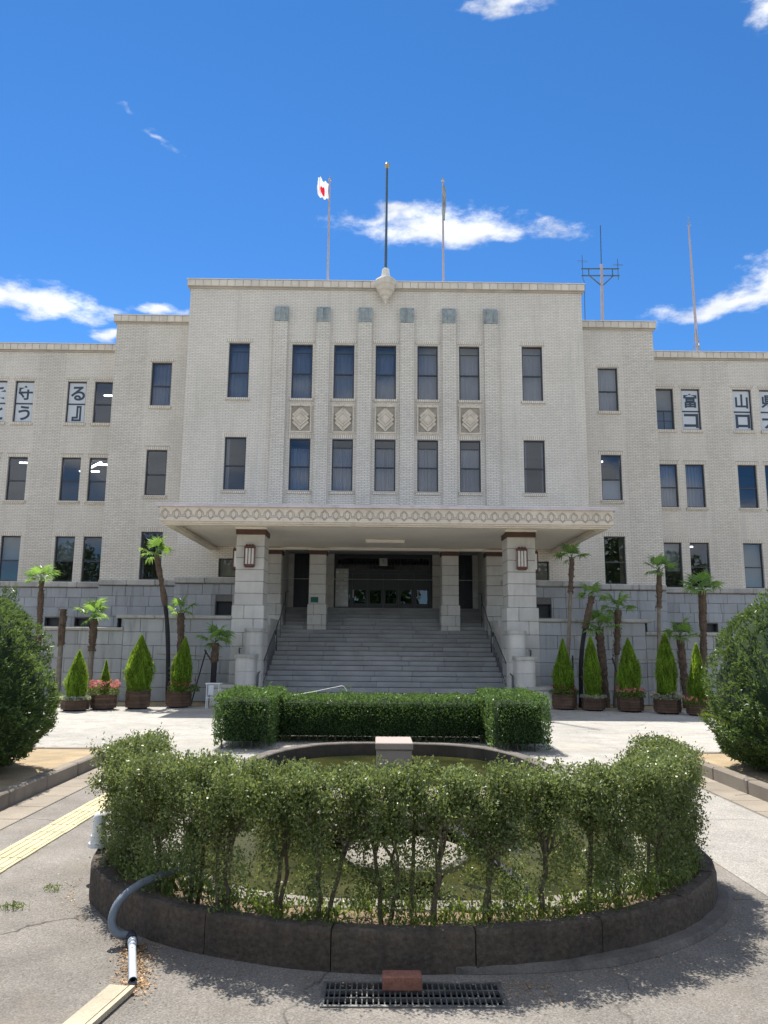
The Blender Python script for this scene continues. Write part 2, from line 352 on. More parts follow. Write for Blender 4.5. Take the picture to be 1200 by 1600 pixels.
# ------------------------------------------------------------------ mesh helpers
ORG = {}                                   # world origin of each parent
class MB:
    def __init__(s): s.v = []; s.f = []; s.mi = []; s.cur = 0
    def add(s, vs, fs):
        o = len(s.v); s.v += [tuple(map(float, q)) for q in vs]
        for f in fs: s.f.append(tuple(i + o for i in f)); s.mi.append(s.cur)
        return s
    def box(s, x0, x1, y0, y1, z0, z1):
        return s.add([(x0, y0, z0), (x1, y0, z0), (x1, y1, z0), (x0, y1, z0), (x0, y0, z1), (x1, y0, z1), (x1, y1, z1), (x0, y1, z1)],
                     [(0, 3, 2, 1), (4, 5, 6, 7), (0, 1, 5, 4), (1, 2, 6, 5), (2, 3, 7, 6), (3, 0, 4, 7)])
    def cbox(s, x0, x1, y0, y1, z0, z1, c=.012):
        """box with all twelve edges chamfered"""
        c = min(c, (x1 - x0) * .4, (y1 - y0) * .4, (z1 - z0) * .4)
        vs = []; ids = {}
        X, Y, Z = (x0, x1), (y0, y1), (z0, z1)
        for i in (0, 1):
            for j in (0, 1):
                for k in (0, 1):
                    sx, sy, sz = (1, -1)[i], (1, -1)[j], (1, -1)[k]
                    for a in range(3):
                        q = [X[i] + sx * c, Y[j] + sy * c, Z[k] + sz * c]
                        q[a] = (X[i], Y[j], Z[k])[a]
                        ids[i, j, k, a] = len(vs); vs.append(q)
        fs = []
        for a in range(3):
            for e in (0, 1):
                def K(u, w):
                    t = [0, 0, 0]; t[a] = e; t[(a + 1) % 3] = u; t[(a + 2) % 3] = w; return ids[t[0], t[1], t[2], a]
                f = [K(0, 0), K(1, 0), K(1, 1), K(0, 1)]
                fs.append(f if e else f[::-1])
        for a in range(3):
            b, d = (a + 1) % 3, (a + 2) % 3
            for eb in (0, 1):
                for ed in (0, 1):
                    def K(u, ax):
                        t = [0, 0, 0]; t[a] = u; t[b] = eb; t[d] = ed; return ids[t[0], t[1], t[2], ax]
                    f = [K(0, b), K(1, b), K(1, d), K(0, d)]
                    fs.append(f if (eb + ed) % 2 else f[::-1])
        for i in (0, 1):
            for j in (0, 1):
                for k in (0, 1):
                    f = [ids[i, j, k, 0], ids[i, j, k, 1], ids[i, j, k, 2]]
                    fs.append(f if (i + j + k) % 2 else f[::-1])
        return s.add(vs, fs)
    def tube(s, pts, r, n=8, cap=True):
        pts = [Vector(p) for p in pts]; rs = r if hasattr(r, '__len__') else [r] * len(pts)
        rings = []; ref = None
        for i, p in enumerate(pts):
            d = (pts[min(i + 1, len(pts) - 1)] - pts[max(i - 1, 0)]).normalized()
            if ref is None: ref = Vector((1, 0, 0)) if abs(d.x) < .9 else Vector((0, 1, 0))
            u = (ref - d * ref.dot(d)).normalized(); w = d.cross(u); ref = u
            rings.append([p + (u * math.cos(2 * math.pi * k / n) + w * math.sin(2 * math.pi * k / n)) * rs[i] for k in range(n)])
        fs = []
        for i in range(len(pts) - 1):
            for k in range(n):
                k2 = (k + 1) % n; fs.append((i * n + k, i * n + k2, (i + 1) * n + k2, (i + 1) * n + k))
        if cap: fs += [tuple(range(n))[::-1], tuple(range((len(pts) - 1) * n, len(pts) * n))]
        return s.add([q for r_ in rings for q in r_], fs)
    def lathe(s, prof, c=(0, 0), n=24):
        fs = []; vs = []
        for r, z in prof:
            vs += [(c[0] + r * math.cos(2 * math.pi * k / n), c[1] + r * math.sin(2 * math.pi * k / n), z) for k in range(n)]
        for i in range(len(prof) - 1):
            for k in range(n):
                k2 = (k + 1) % n; fs.append((i * n + k, i * n + k2, (i + 1) * n + k2, (i + 1) * n + k))
        fs += [tuple(range(n))[::-1], tuple(range((len(prof) - 1) * n, len(prof) * n))]
        return s.add(vs, fs)
    def prism(s, pts, z0, z1):
        n = len(pts)
        return s.add([(x, y, z0) for x, y in pts] + [(x, y, z1) for x, y in pts],
                     [tuple(range(n))[::-1], tuple(range(n, 2 * n))] + [(k, (k + 1) % n, n + (k + 1) % n, n + k) for k in range(n)])
    def plateY(s, pts, y0, y1):
        """polygon in XZ extruded from y1 (back) to y0 (front)"""
        n = len(pts)
        return s.add([(x, y0, z) for x, z in pts] + [(x, y1, z) for x, z in pts],
                     [tuple(range(n)), tuple(range(n, 2 * n))[::-1]] + [((k + 1) % n, k, n + k, n + (k + 1) % n) for k in range(n)])
    def bar(s, a, b, w, h, upv=(0, 0, 1)):
        a, b = Vector(a), Vector(b); d = (b - a).normalized(); u = Vector(upv); si = d.cross(u)
        if si.length < 1e-4: si = d.cross(Vector((1, 0, 0)))
        si.normalize(); u = si.cross(d)
        vs = []
        for p in (a, b):
            for x, y in ((-1, -1), (1, -1), (1, 1), (-1, 1)): vs.append(p + si * x * w / 2 + u * y * h / 2)
        return s.add(vs, [(0, 1, 2, 3)[::-1], (4, 5, 6, 7), (0, 1, 5, 4), (1, 2, 6, 5), (2, 3, 7, 6), (3, 0, 4, 7)])
def link(o, parent, center):
    COL.objects.link(o)
    if parent is not None:
        o.parent = parent; o.location = Vector(center) - ORG[parent.name]
    else: o.location = center
    ORG[o.name] = Vector(center)
def mk(name, mb, mat, parent=None, smooth=False, origin=None):
    V = np.array(mb.v, float)
    if origin is None:
        lo, hi = V.min(0), V.max(0); origin = (lo + hi) / 2
        if parent is None: origin[2] = lo[2]
    me = bpy.data.meshes.new(name)
    me.from_pydata((V - np.array(origin)).tolist(), [], mb.f)
    for q in (mat if isinstance(mat, (list, tuple)) else [mat]): me.materials.append(MATS[q])
    if isinstance(mat, (list, tuple)): me.polygons.foreach_set('material_index', mb.mi)
    if smooth: me.polygons.foreach_set('use_smooth', [True] * len(me.polygons))
    me.update()
    o = bpy.data.objects.new(name, me); link(o, parent, Vector(origin)); return o
def dup(o, parent, center, rotz=None, scale=None):
    c = o.copy(); link(c, parent, Vector(center))
    if rotz is not None: c.rotation_euler = (0, 0, rotz)
    if scale is not None: c.scale = scale
    return c
def tag(o, label=None, cat=None, group=None, kind=None):
    for k, v in (('label', label), ('category', cat), ('group', group), ('kind', kind)):
        if v: o[k] = v
    return o
def thing(name, label, cat, loc, group=None):
    o = bpy.data.objects.new(name, None); o.empty_display_size = .3
    COL.objects.link(o); o.location = loc; ORG[o.name] = Vector(loc)
    return tag(o, label, cat, group)
def raw_mesh(name, V, F, mat, parent=None, origin=None, smooth=False):
    """numpy vertices (n,3) and quads or triangles (m,k)"""
    V = np.asarray(V, float); F = np.asarray(F, np.int32)
    if origin is None:
        origin = (V.min(0) + V.max(0)) / 2
        if parent is None: origin[2] = V[:, 2].min()
    me = bpy.data.meshes.new(name); k = F.shape[1]
    me.vertices.add(len(V)); me.vertices.foreach_set('co', (V - origin).astype(np.float32).ravel())
    me.loops.add(F.size); me.loops.foreach_set('vertex_index', F.ravel())
    me.polygons.add(len(F)); me.polygons.foreach_set('loop_start', np.arange(0, F.size, k, dtype=np.int32))
    mats = mat if isinstance(mat, (list, tuple)) else [mat]
    for q in mats: me.materials.append(MATS[q])
    me.update(calc_edges=True)
    if smooth: me.polygons.foreach_set('use_smooth', [True] * len(me.polygons))
    o = bpy.data.objects.new(name, me); link(o, parent, Vector(origin)); return o
def unit(a): return a / np.maximum(np.linalg.norm(a, axis=1, keepdims=True), 1e-9)
def leaf_geo(P, D, L, Wd, fold=.25, spread=.8):
    """one folded diamond leaf per point: P points, D preferred direction, L length, Wd width"""
    n = len(P)
    d = unit(D + rng.normal(0, spread, (n, 3)))
    s = unit(np.cross(d, rng.normal(0, 1, (n, 3)))); u = np.cross(s, d)
    L = (L * rng.uniform(.7, 1.3, (n, 1))); w = (Wd * rng.uniform(.75, 1.25, (n, 1)))
    a = P - d * L * .5; t = P + d * L * .5
    l = P + s * w * .5 + u * w * fold; r = P - s * w * .5 + u * w * fold
    V = np.stack([a, r, t, l], 1).reshape(-1, 3)
    F = np.arange(4 * n).reshape(-1, 4)
    return V, F
def blob_core(fn, nu=24, nv=14):
    V = []; F = []
    for j in range(nv + 1):
        for i in range(nu):
            V.append(fn(i / nu * 2 * math.pi, -math.pi / 2 + math.pi * j / nv))
    for j in range(nv):
        for i in range(nu):
            F.append((j * nu + i, j * nu + (i + 1) % nu, (j + 1) * nu + (i + 1) % nu, (j + 1) * nu + i))
    return np.array(V), np.array(F)

XC = .325                                   # the building's axis of symmetry
CX, CY, CW = 28.9, 30.4, 31.9               # front planes of the tall block, the shoulder blocks, the wings
BD = 15.0                                   # building depth

# ------------------------------------------------------------------ ground, roads, islands
def superell(a, b, n, cx, cy, N=96):
    out = []
    for k in range(N):
        t_ = 2 * math.pi * k / N; c, s = math.cos(t_), math.sin(t_)
        out.append((cx + a * math.copysign(abs(c) ** (2 / n), c), cy + b * math.copysign(abs(s) ** (2 / n), s)))
    return out
PC = (XC, 9.9)
POND = superell(2.2, 4.3, 3, *PC)
PIT = [(-.25, 4.315), (.70, 4.315), (.70, 4.585), (-.25, 4.585)]
def sheet(name, outer, holes_, z, mat, kind='structure'):
    bm = bmesh.new(); es = []
    for loop in (outer, *holes_):
        vs_ = [bm.verts.new((x, y, z)) for x, y in loop]
        es += [bm.edges.new((vs_[i], vs_[(i + 1) % len(vs_)])) for i in range(len(vs_))]
    bmesh.ops.triangle_fill(bm, use_beauty=True, edges=es)
    bmesh.ops.recalc_face_normals(bm, faces=bm.faces)
    if bm.faces and sum(f.normal.z for f in bm.faces) < 0: bmesh.ops.reverse_faces(bm, faces=bm.faces)
    me = bpy.data.meshes.new(name); bm.to_mesh(me); bm.free(); me.materials.append(MATS[mat])
    o = bpy.data.objects.new(name, me); COL.objects.link(o); ORG[o.name] = Vector((0, 0, 0)); o['kind'] = kind
    return o
def rect(x0, x1, y0, y1): return [(x0, y0), (x1, y0), (x1, y1), (x0, y1)]
sheet('ground', rect(-500, 500, -400, 600), (POND, PIT), 0, 'asphalt')
fo = [(-60, 12.25)]
pend = [(x, y) for x, y in superell(2.46, 4.56, 3, *PC, N=160) if y > 12.25]
fo += sorted(pend, key=lambda q: q[0]) + [(60, 12.25), (60, 22.45), (-60, 22.45)]
sheet('forecourt', fo, (), .004, 'pale_concrete')
sheet('lane', [(2.95, 5.9), (3.2, 5.4), (4.25, 5.2), (4.25, 12.2), (2.95, 12.2)], (), .004, 'lane_asphalt')
sheet('planting_strip', rect(-60, 60, 22.455, 28.8), (), .008, 'ochre_soil')
for s, xe in ((-1, -4.2), (1, 4.85)):
    x0, x1 = (-40, xe) if s < 0 else (xe, 40)
    mk('island', MB().box(x0, x1, -12, 12.55, -.1, .15), 'ochre_soil')['kind'] = 'structure'
    kb = bpy.data.objects.new('kerb', None); COL.objects.link(kb); kb.location = (xe, 6, 0); ORG[kb.name] = Vector((xe, 6, 0)); kb['kind'] = 'structure'
    y = -6.0; kr = random.Random(s)
    while y < 12.4:
        L = 1.0 if y + 1 < 12.2 else 12.56 - y
        xa = xe if s < 0 else xe - .16
        j = kr.uniform(-.006, .006)
        mk('kerb_stone', MB().cbox(xa + j, xa + .16 + j, y + .005, y + L - .005, -.05, .185 + kr.uniform(-.006, .006), .018), 'kerb_stone', kb)
        y += L
    for k in range(14):
        xa = xe - s * 0 + s * (.16 + k) if s > 0 else xe - 1 - k
        mk('kerb_stone', MB().cbox(xa + .005, xa + .995, 12.56, 12.70, -.05, .165, .015), 'kerb_stone', kb)
    xg = (xe + .161, xe + .56) if s < 0 else (xe - .56, xe - .161)
    gt = bpy.data.objects.new('gutter', None); COL.objects.link(gt); gt.location = (xg[0], 5, 0); ORG[gt.name] = Vector((xg[0], 5, 0)); gt['kind'] = 'structure'
    for k in range(30):
        y0 = -5.4 + k * .6
        mk('gutter_slab', MB().cbox(xg[0], xg[1], y0 + .004, y0 + .596, -.05, .012 + kr.uniform(-.002, .002), .005), 'gutter', gt)

# tactile paving: yellow guide tiles, four raised bars each
tp = bpy.data.objects.new('tactile_path', None); COL.objects.link(tp); tp.location = (-3.11, 8, 0); ORG[tp.name] = Vector((-3.11, 8, 0)); tp['kind'] = 'structure'
tm = MB().cbox(-.149, .149, -.149, .149, -.02, .010, .003)
for k in range(4): tm.cbox(-.118 + k * .068, -.118 + k * .068 + .034, -.142, .142, .009, .016, .003)
tile0 = None
for k in range(34):
    y = 2.6 + k * .3
    if tile0 is None: tile0 = mk('tactile_tile', tm, 'tactile', tp, origin=(0, 0, 0)); tile0.location = Vector((-3.11, y, .004)) - ORG[tp.name]
    else: dup(tile0, tp, (-3.11 + rng.normal(0, .002), y, .004 + rng.normal(0, .001)))

# ------------------------------------------------------------------ the building
B = thing('government_building', 'pale brick three-storey public building with stepped wings, tall centre block and canopied stone entrance', 'building', (XC, CX, 0))
def bx(mb, x0, x1, y0, y1, z0, z1): return mb.box(XC + x0, XC + x1, y0, y1, z0, z1)
def wall_holes(name, x0, x1, z0, z1, y, holes, mat, reveal=.2, parent=None, sides=True):
    xs = sorted({x0, x1} | {h[0] for h in holes} | {h[1] for h in holes}); zs = sorted({z0, z1} | {h[2] for h in holes} | {h[3] for h in holes})
    xs = [x for x in xs if x0 <= x <= x1]; zs = [z for z in zs if z0 <= z <= z1]
    mb = MB()
    for i in range(len(xs) - 1):
        for j in range(len(zs) - 1):
            cx, cz = (xs[i] + xs[i + 1]) / 2, (zs[j] + zs[j + 1]) / 2
            if any(h[0] < cx < h[1] and h[2] < cz < h[3] for h in holes): continue
            mb.add([(XC + xs[i], y, zs[j]), (XC + xs[i + 1], y, zs[j]), (XC + xs[i + 1], y, zs[j + 1]), (XC + xs[i], y, zs[j + 1])], [(0, 1, 2, 3)])
    for a, b_, c, d in holes:
        A, B_ = XC + a, XC + b_; y2 = y + reveal
        mb.add([(A, y, c), (A, y2, c), (A, y2, d), (A, y, d)], [(0, 1, 2, 3)]); mb.add([(B_, y, c), (B_, y2, c), (B_, y2, d), (B_, y, d)], [(0, 3, 2, 1)])
        mb.add([(A, y, d), (A, y2, d), (B_, y2, d), (B_, y, d)], [(0, 1, 2, 3)])
        mb.add([(A, y, c), (A, y2, c), (B_, y2, c), (B_, y, c)], [(0, 3, 2, 1)])
    if sides:
        yb = CX + BD
        for xx in (x0, x1): mb.add([(XC + xx, y, z0), (XC + xx, yb, z0), (XC + xx, yb, z1), (XC + xx, y, z1)], [(0, 1, 2, 3)])
        mb.add([(XC + x0, yb, z0), (XC + x1, yb, z0), (XC + x1, yb, z1), (XC + x0, yb, z1)], [(3, 2, 1, 0)])
        mb.add([(XC + x0, y, z1 - .05), (XC + x1, y, z1 - .05), (XC + x1, yb, z1 - .05), (XC + x0, yb, z1 - .05)], [(0, 1, 2, 3)])
    return mk(name, mb, mat, parent or B)
HW, HS, HE = 7.83, 11.2, 25.0
ZC, ZS, ZW, ZP = 16.1, 15.2, 14.5, 4.17
WINS = []                                   # (block plane, centre, width, z0, z1, style)
for k in range(-2, 3):
    WINS += [(CX, k * 1.65, .81, 11.21, 13.45, 'cu'), (CX, k * 1.65, .81, 7.54, 9.60, 'cl')]
for s in (-1, 1):
    WINS += [(CX, s * 5.79, .82, 11.21, 13.48, 'cu'), (CX, s * 5.79, .83, 7.54, 9.63, 'edge'), (CX, s * 5.83, .82, 4.20, 4.91, 'dark'),
             (CY, s * 9.235, .83, 11.31, 13.18, 'cm'), (CY, s * 9.235, .84, 7.57, 9.46, 'lite' if s < 0 else 'half'), (CY, s * 9.235, .86, 4.19, 6.10, 'dark')]
WL = {12.1: ('dark', 'dark', 'dark'), 13.27: ('text', 'dark', 'blind'), 15.52: ('text', 'dark', 'blind'), 16.68: ('text', 'cm', 'dark'), 18.93: ('text', 'dark', 'dark'), 20.1: ('dark', 'cm', 'blind')}
WR = {12.12: ('grid', 'cm', 'blindlow'), 13.28: ('text', 'cm', 'dark'), 15.53: ('text', 'dark', 'olive'), 16.7: ('text', 'dark', 'olive'), 18.95: ('text', 'cm', 'dark'), 20.1: ('dark', 'cm', 'blind')}
TXT = {-13.27: 'る』', -15.52: '守う', -16.68: 'をと', 13.28: '富コ', 15.53: '山ロ', 16.7: '県ナ'}
for d, s in ((WL, -1), (WR, 1)):
    for x, st in d.items():
        for (z0, z1), q in zip(((10.98, 12.83), (7.58, 9.46), (4.19, 6.08)), st):
            WINS.append((CW, s * x, .82, z0, z1, q))
def holes(plane, x0, x1, z0=0, z1=99): return [(c - w / 2, c + w / 2, a, b_) for p, c, w, a, b_, st in WINS if p == plane and x0 < c < x1 and a >= z0 - 1e-6 and b_ <= z1]
PORCH = (-3.9, 3.9, ZP, 5.30)
wall_holes('wall', -HW, HW, ZP, ZC - .3, CX, holes(CX, -9, 9) + [PORCH], 'brick')
wall_holes('wall', -HS, -HW + .01, ZP, ZS - .3, CY, holes(CY, -HS, -HW), 'brick')
wall_holes('wall', HW - .01, HS, ZP, ZS - .3, CY, holes(CY, HW, HS), 'brick')
wall_holes('wall', -HE, -HS + .01, ZP, ZW - .3, CW, holes(CW, -HE, -HS), 'brick')
wall_holes('wall', HS - .01, HE, ZP, ZW - .3, CW, holes(CW, HS, HE), 'brick')
# brick piers with a coarser bond, slightly proud
for s in (-1, 1):
    for a, b_, y, z1 in ((13.82, 14.98, CW, ZW - .37), (17.22, 18.4, CW, ZW - .37), (9.9, 11.19, CY, ZS - .37)):
        x0, x1 = sorted((s * a, s * b_)); mk('brick_pier', bx(MB(), x0, x1, y - .006, y + .05, ZP + .01, z1), 'brick_pier', B)
# interiors: storey floors and a partition behind the rooms
for x0, x1, y, zt in ((-HW + .2, HW - .2, CX, ZC), (-HS + .2, -HW - .05, CY, ZS), (HW + .05, HS - .2, CY, ZS), (-HE + .2, -HS - .05, CW, ZW), (HS + .05, HE - .2, CW, ZW)):
    mb = MB()
    for z in (3.3, 6.85, 10.2, 13.75):
        if y == CX and z == 3.3:
            for a, b_ in ((x0, -4.45), (4.45, x1)): bx(mb, a, b_, y + .22, y + 5, z - .1, z)
            continue
        if y == CX and z == 6.85: z = 6.6
        bx(mb, x0, x1, y + .22, y + 5, z - .15, z)
    bx(mb, x0, x1, y + 5, y + 5.1, 3.0 if y != CX else 5.6, zt - .4)
    mk('interior', mb, 'interior', B)
# windows
CJK = {}
def glyph(ch, size, mat, parent, cx, y, cz):
    if ch not in CJK:
        cu = bpy.data.curves.new('lettering', 'FONT'); cu.body = ch; cu.size = 1; cu.align_x = 'CENTER'; cu.offset = .028
        to = bpy.data.objects.new('t', cu); COL.objects.link(to)
        dg = bpy.context.evaluated_depsgraph_get()
        me = bpy.data.meshes.new_from_object(to.evaluated_get(dg)); bpy.data.objects.remove(to)
        V = np.array([v.co[:] for v in me.vertices]) if len(me.vertices) else np.zeros((1, 3))
        c = (V.min(0) + V.max(0)) / 2; ext = max(V.max(0) - V.min(0)) or 1
        for v, q in zip(me.vertices, V): q = (q - c) / ext; v.co = (q[0], 0, q[1])
        me.materials.clear(); me.materials.append(MATS[mat]); CJK[ch] = me
    o = bpy.data.objects.new('lettering', CJK[ch]); link(o, parent, Vector((cx, y, cz))); o.scale = (size, 1, size); return o
def curtain(parent, x0, x1, y, z0, z1, amp=.03, pitch=.11, mat='curtain', name='curtain'):
    n = int((x1 - x0) / pitch * 6) + 1; V = []; F = []
    ph = random.random() * 6
    for i in range(n + 1):
        x = x0 + (x1 - x0) * i / n; a = 2 * math.pi * (x - x0) / pitch + ph + .8 * math.sin(x * 9 + ph)
        for z in (z0, z1): V.append((x, y + amp * math.sin(a) + amp * .4 * math.sin(a * .37 + ph), z))
    F = [(2 * i, 2 * i + 2, 2 * i + 3, 2 * i + 1) for i in range(n)]
    mb = MB(); mb.add(V, F); return mk(name, mb, mat, parent, smooth=True)
def tube_light(x, y, z, L=1.2, rot=0):
    c, s_ = math.cos(rot) * L / 2, math.sin(rot) * L / 2
    return mk('ceiling_light', MB().bar((XC + x - c, y - s_, z), (XC + x + c, y + s_, z), .09, .05), 'tube_light', B)
for plane, c, w, z0, z1, st in WINS:
    x0, x1 = XC + c - w / 2, XC + c + w / 2; y = plane + .10
    t_ = .05; mb = MB(); zm = z0 + (z1 - z0) * .46 if z1 - z0 > 1 else None
    mb.box(x0, x0 + t_, y, y + .07, z0, z1); mb.box(x1 - t_, x1, y, y + .07, z0, z1)
    mb.box(x0 + t_, x1 - t_, y, y + .07, z0, z0 + t_); mb.box(x0 + t_, x1 - t_, y, y + .07, z1 - t_, z1)
    if zm: mb.box(x0 + t_, x1 - t_, y - .008, y + .06, zm - .025, zm + .025)
    if st in ('cu', 'cl') and plane == CX: mb.box(x0 + t_, x1 - t_, y + .012, y + .05, z1 - .36, z1 - .335)
    if st == 'grid':
        mb.box((x0 + x1) / 2 - .012, (x0 + x1) / 2 + .012, y + .01, y + .05, z0 + t_, zm - .03); mb.box(x0 + t_, x1 - t_, y + .012, y + .048, z0 + .40, z0 + .424)
    wd = mk('window', mb, 'window_frame', B)
    for a, b_ in (((z0 + t_, zm - .025), (zm + .025, z1 - t_)) if zm else ((z0 + t_, z1 - t_),)):
        mk('pane', MB().box(x0 + t_, x1 - t_, y + .03, y + .036, a, b_), 'glass', wd)
    if z0 > ZP + .1:
        mk('sill', MB().cbox(x0 - .06, x1 + .06, plane - .06, plane + .10, z0 - .13, z0 - .002, .012), 'brick_soldier', wd)
    if z1 - z0 > 1: mk('lintel', MB().box(x0 - .09, x1 + .09, plane - .008, plane + .04, z1 + .002, z1 + .16), 'brick_soldier', wd)
    yc = y + .22; xa, xb = x0 - .05, x1 + .05
    if st == 'cu':
        curtain(wd, xa, xb, yc, z0 - .1, z1 - .38, .025, .16)
        mk('roller_blind', MB().box(xa, xb, yc + .09, yc + .1, z1 - .40, z1 + .1), 'curtain' if random.random() < .35 else 'blind', wd)
    elif st == 'cl':
        curtain(wd, xa, (x0 + x1) / 2 + .005, yc, z0 - .1, z1 - .33, .04, .10); curtain(wd, (x0 + x1) / 2 - .005, xb, yc + .03, z0 - .1, z1 - .33, .04, .10)
    elif st == 'edge':
        curtain(wd, xa, xa + .2, yc, z0 - .1, z1, .03, .07); curtain(wd, xb - .12, xb, yc, z0 - .1, z1, .03, .07)
    elif st == 'cm': curtain(wd, xa, xb, yc, z0 - .1, z1 + .1, .03, .12)
    elif st == 'blind': mk('roller_blind', MB().box(xa, xb, yc, yc + .01, zm + .05, z1 + .1), 'blind', wd)
    elif st == 'olive': mk('roller_blind', MB().box(xa, xb, yc, yc + .01, z0 + .05, z1 + .1), 'blind', wd)
    elif st == 'blindlow': mk('roller_blind', MB().box(xa, xb, yc, yc + .01, z0 + .7, z1 + .1), 'blind', wd)
    elif st == 'grid': mk('roller_blind', MB().box(xa, xb, yc, yc + .01, z0 - .1, z1 + .1), 'blind', wd)
    elif st == 'half': mk('roller_blind', MB().box(xa, xb, yc, yc + .01, z0 - .1, zm), 'poster', wd)
    elif st == 'text':
        ch = TXT.get(round(c, 2), '')
        for (a, b_), g in zip(((zm + .03, z1 - .055), (z0 + .055, zm - .03)), (ch + '  ')[:2]):
            mk('poster', MB().box(x0 + .055, x1 - .055, y + .020, y + .026, a, b_), 'poster', wd)
            if g.strip(): glyph(g, .64 if g not in '』' else .68, 'lettering', wd, (x0 + x1) / 2 + .02, y + .016, (a + b_) / 2)
for x, y, z, L, r in ((-12.1, 33.6, 12.75, 1.2, 0), (-11.6, 35.0, 12.65, 1.0, 0), (-12.1, 33.4, 9.5, 1.2, 0), (-11.7, 34.6, 9.45, 1.0, 0), (-12.9, 33.6, 9.5, 1.6, -.9), (-13.5, 34.6, 9.45, .9, 0), (-15.5, 33.3, 9.52, 1.2, 0),
                      (-11.75, 33.4, 6.1, .9, 0), (-9.0, 31.5, 6.25, 1.0, 0), (-8.8, 32.2, 9.45, .8, 0), (9.05, 31.8, 9.5, .5, 0), (13.3, 33.5, 6.1, .7, 0), (-16.2, 33.5, 12.4, .8, .4), (-13.0, 33.0, 11.75, .3, .5)):
    tube_light(x, y, z, L, r)
# pilasters, bronze capitals, ornament panels
cm = MB(); cm.box(-.265, .265, -.20, .16, 0, .52)
cm.add([(-.265, -.20, .52), (.265, -.20, .52), (.265, .14, .80), (-.265, .14, .80), (-.265, .16, .52), (.265, .16, .52)], [(0, 1, 2, 3), (0, 3, 4), (1, 5, 2), (3, 2, 5, 4)])
for k in range(6):
    xx = -.245 + k * .098; cm.cbox(xx - .025, xx + .025, -.225 + .012 * (k % 2), -.19, .03 + .03 * (k % 3), .50, .012)
cap0 = None
for k in range(6):
    xc = (k - 2.5) * 1.662
    pl = mk('pilaster', bx(MB(), xc - .265, xc + .265, CX - .17, CX + .05, 5.6, 14.33), 'brick_pier', B)
    if cap0 is None: cap0 = mk('capital', cm, 'verdigris', pl, origin=(0, 0, 0)); cap0.location = Vector((XC + xc, CX, 14.332)) - ORG[pl.name]
    else: dup(cap0, pl, (XC + xc, CX, 14.332))
def ring(mb, pts, w, y0, y1):
    """flat closed outline of width w in the XZ plane"""
    n = len(pts); C = Vector((sum(p[0] for p in pts) / n, sum(p[1] for p in pts) / n))
    for k in range(n):
        a, b_ = Vector(pts[k]), Vector(pts[(k + 1) % n]); ai, bi = C + (a - C) * (1 - w / (a - C).length), C + (b_ - C) * (1 - w / (b_ - C).length)
        mb.plateY([tuple(a), tuple(b_), tuple(bi), tuple(ai)][::-1], y0, y1)
om = MB()
ring(om, [(-.42, -.56), (.42, -.56), (.42, .56), (-.42, .56)], .07, -.05, .02)
def dia(cx, cz, rx, rz): return [(cx, cz - rz), (cx + rx, cz), (cx, cz + rz), (cx - rx, cz)]
for dz, sy in ((.16, -.012), (-.16, -.016)):
    om.plateY(dia(0, dz, .325, .325), sy, .03); ring(om, dia(0, dz, .325, .325), .05, sy - .016, sy)
om.plateY(dia(0, 0, .335, .315), -.030, .03); ring(om, dia(0, 0, .335, .315), .055, -.052, -.03)
om.plateY(dia(0, 0, .20, .20), -.046, .0); om.plateY(dia(0, 0, .12, .12), -.062, -.0)
om.cur = 1; om.plateY([(-.36, -.50), (.36, -.50), (.36, .50), (-.36, .50)], .018, .03)
for dz in (.16, -.16): ring(om, dia(0, dz, .348, .348), .022, .004, .02)
ring(om, dia(0, 0, .358, .338), .022, -.024, .0); ring(om, dia(0, 0, .222, .222), .02, -.034, -.03)
om.plateY([(-.008, -.5), (.008, -.5), (.008, -.34), (-.008, -.34)], -.03, .02); om.plateY([(-.008, .4), (.008, .4), (.008, .55), (-.008, .55)], -.054, .02)
pan0 = None
for k in range(-2, 3):
    p_ = (XC + k * 1.65, CX - .02, 10.385)
    if pan0 is None:
        om.v = [(a + p_[0], b_ + p_[1], c + p_[2]) for a, b_, c in om.v]; pan0 = mk('ornament_panel', om, ['ornament', 'ornament_dark'], B, origin=p_)
    else: dup(pan0, B, p_)
# cornices with separate face tiles and a metal capping
def cornice(x0, x1, y, zt, ends):
    e0, e1 = (.12 if ends[0] else 0), (.12 if ends[1] else 0)
    mb = bx(MB(), x0 - e0, x1 + e1, y - .11, y + .5, zt - .30, zt - .03); bx(mb, x0 - e0 * .5, x1 + e1 * .5, y - .05, y + .3, zt - .37, zt - .302)
    if ends[0]: bx(mb, x0 - .11, x0 + .4, y + .5, CX + BD, zt - .30, zt - .03)
    if ends[1]: bx(mb, x1 - .4, x1 + .11, y + .5, CX + BD, zt - .30, zt - .03)
    cn = mk('cornice', mb, 'cornice_core', B)
    n = round((x1 - x0 + e0 + e1) / .315); wd = (x1 - x0 + e0 + e1) / n; t0 = None
    for k in range(n):
        cxk = XC + x0 - e0 + (k + .5) * wd
        if t0 is None: t0 = mk('cornice_tile', MB().cbox(cxk - wd / 2 + .010, cxk + wd / 2 - .010, y - .135, y - .09, zt - .295, zt - .035, .012), 'cornice_tile', cn)
        else: dup(t0, cn, (cxk, y - .1125 + rng.normal(0, .002), zt - .165))
    mk('capping', bx(MB(), x0 - e0 - .02, x1 + e1 + .02, y - .16, y + .55, zt - .028, zt), 'flashing', cn)
cornice(-HW, HW, CX, ZC, (1, 1))
cornice(-HS, -HW - .005, CY, ZS, (1, 0)); cornice(HW + .005, HS, CY, ZS, (0, 1))
cornice(-HE, -HS - .005, CW, ZW, (0, 0)); cornice(HS + .005, HE, CW, ZW, (0, 0))

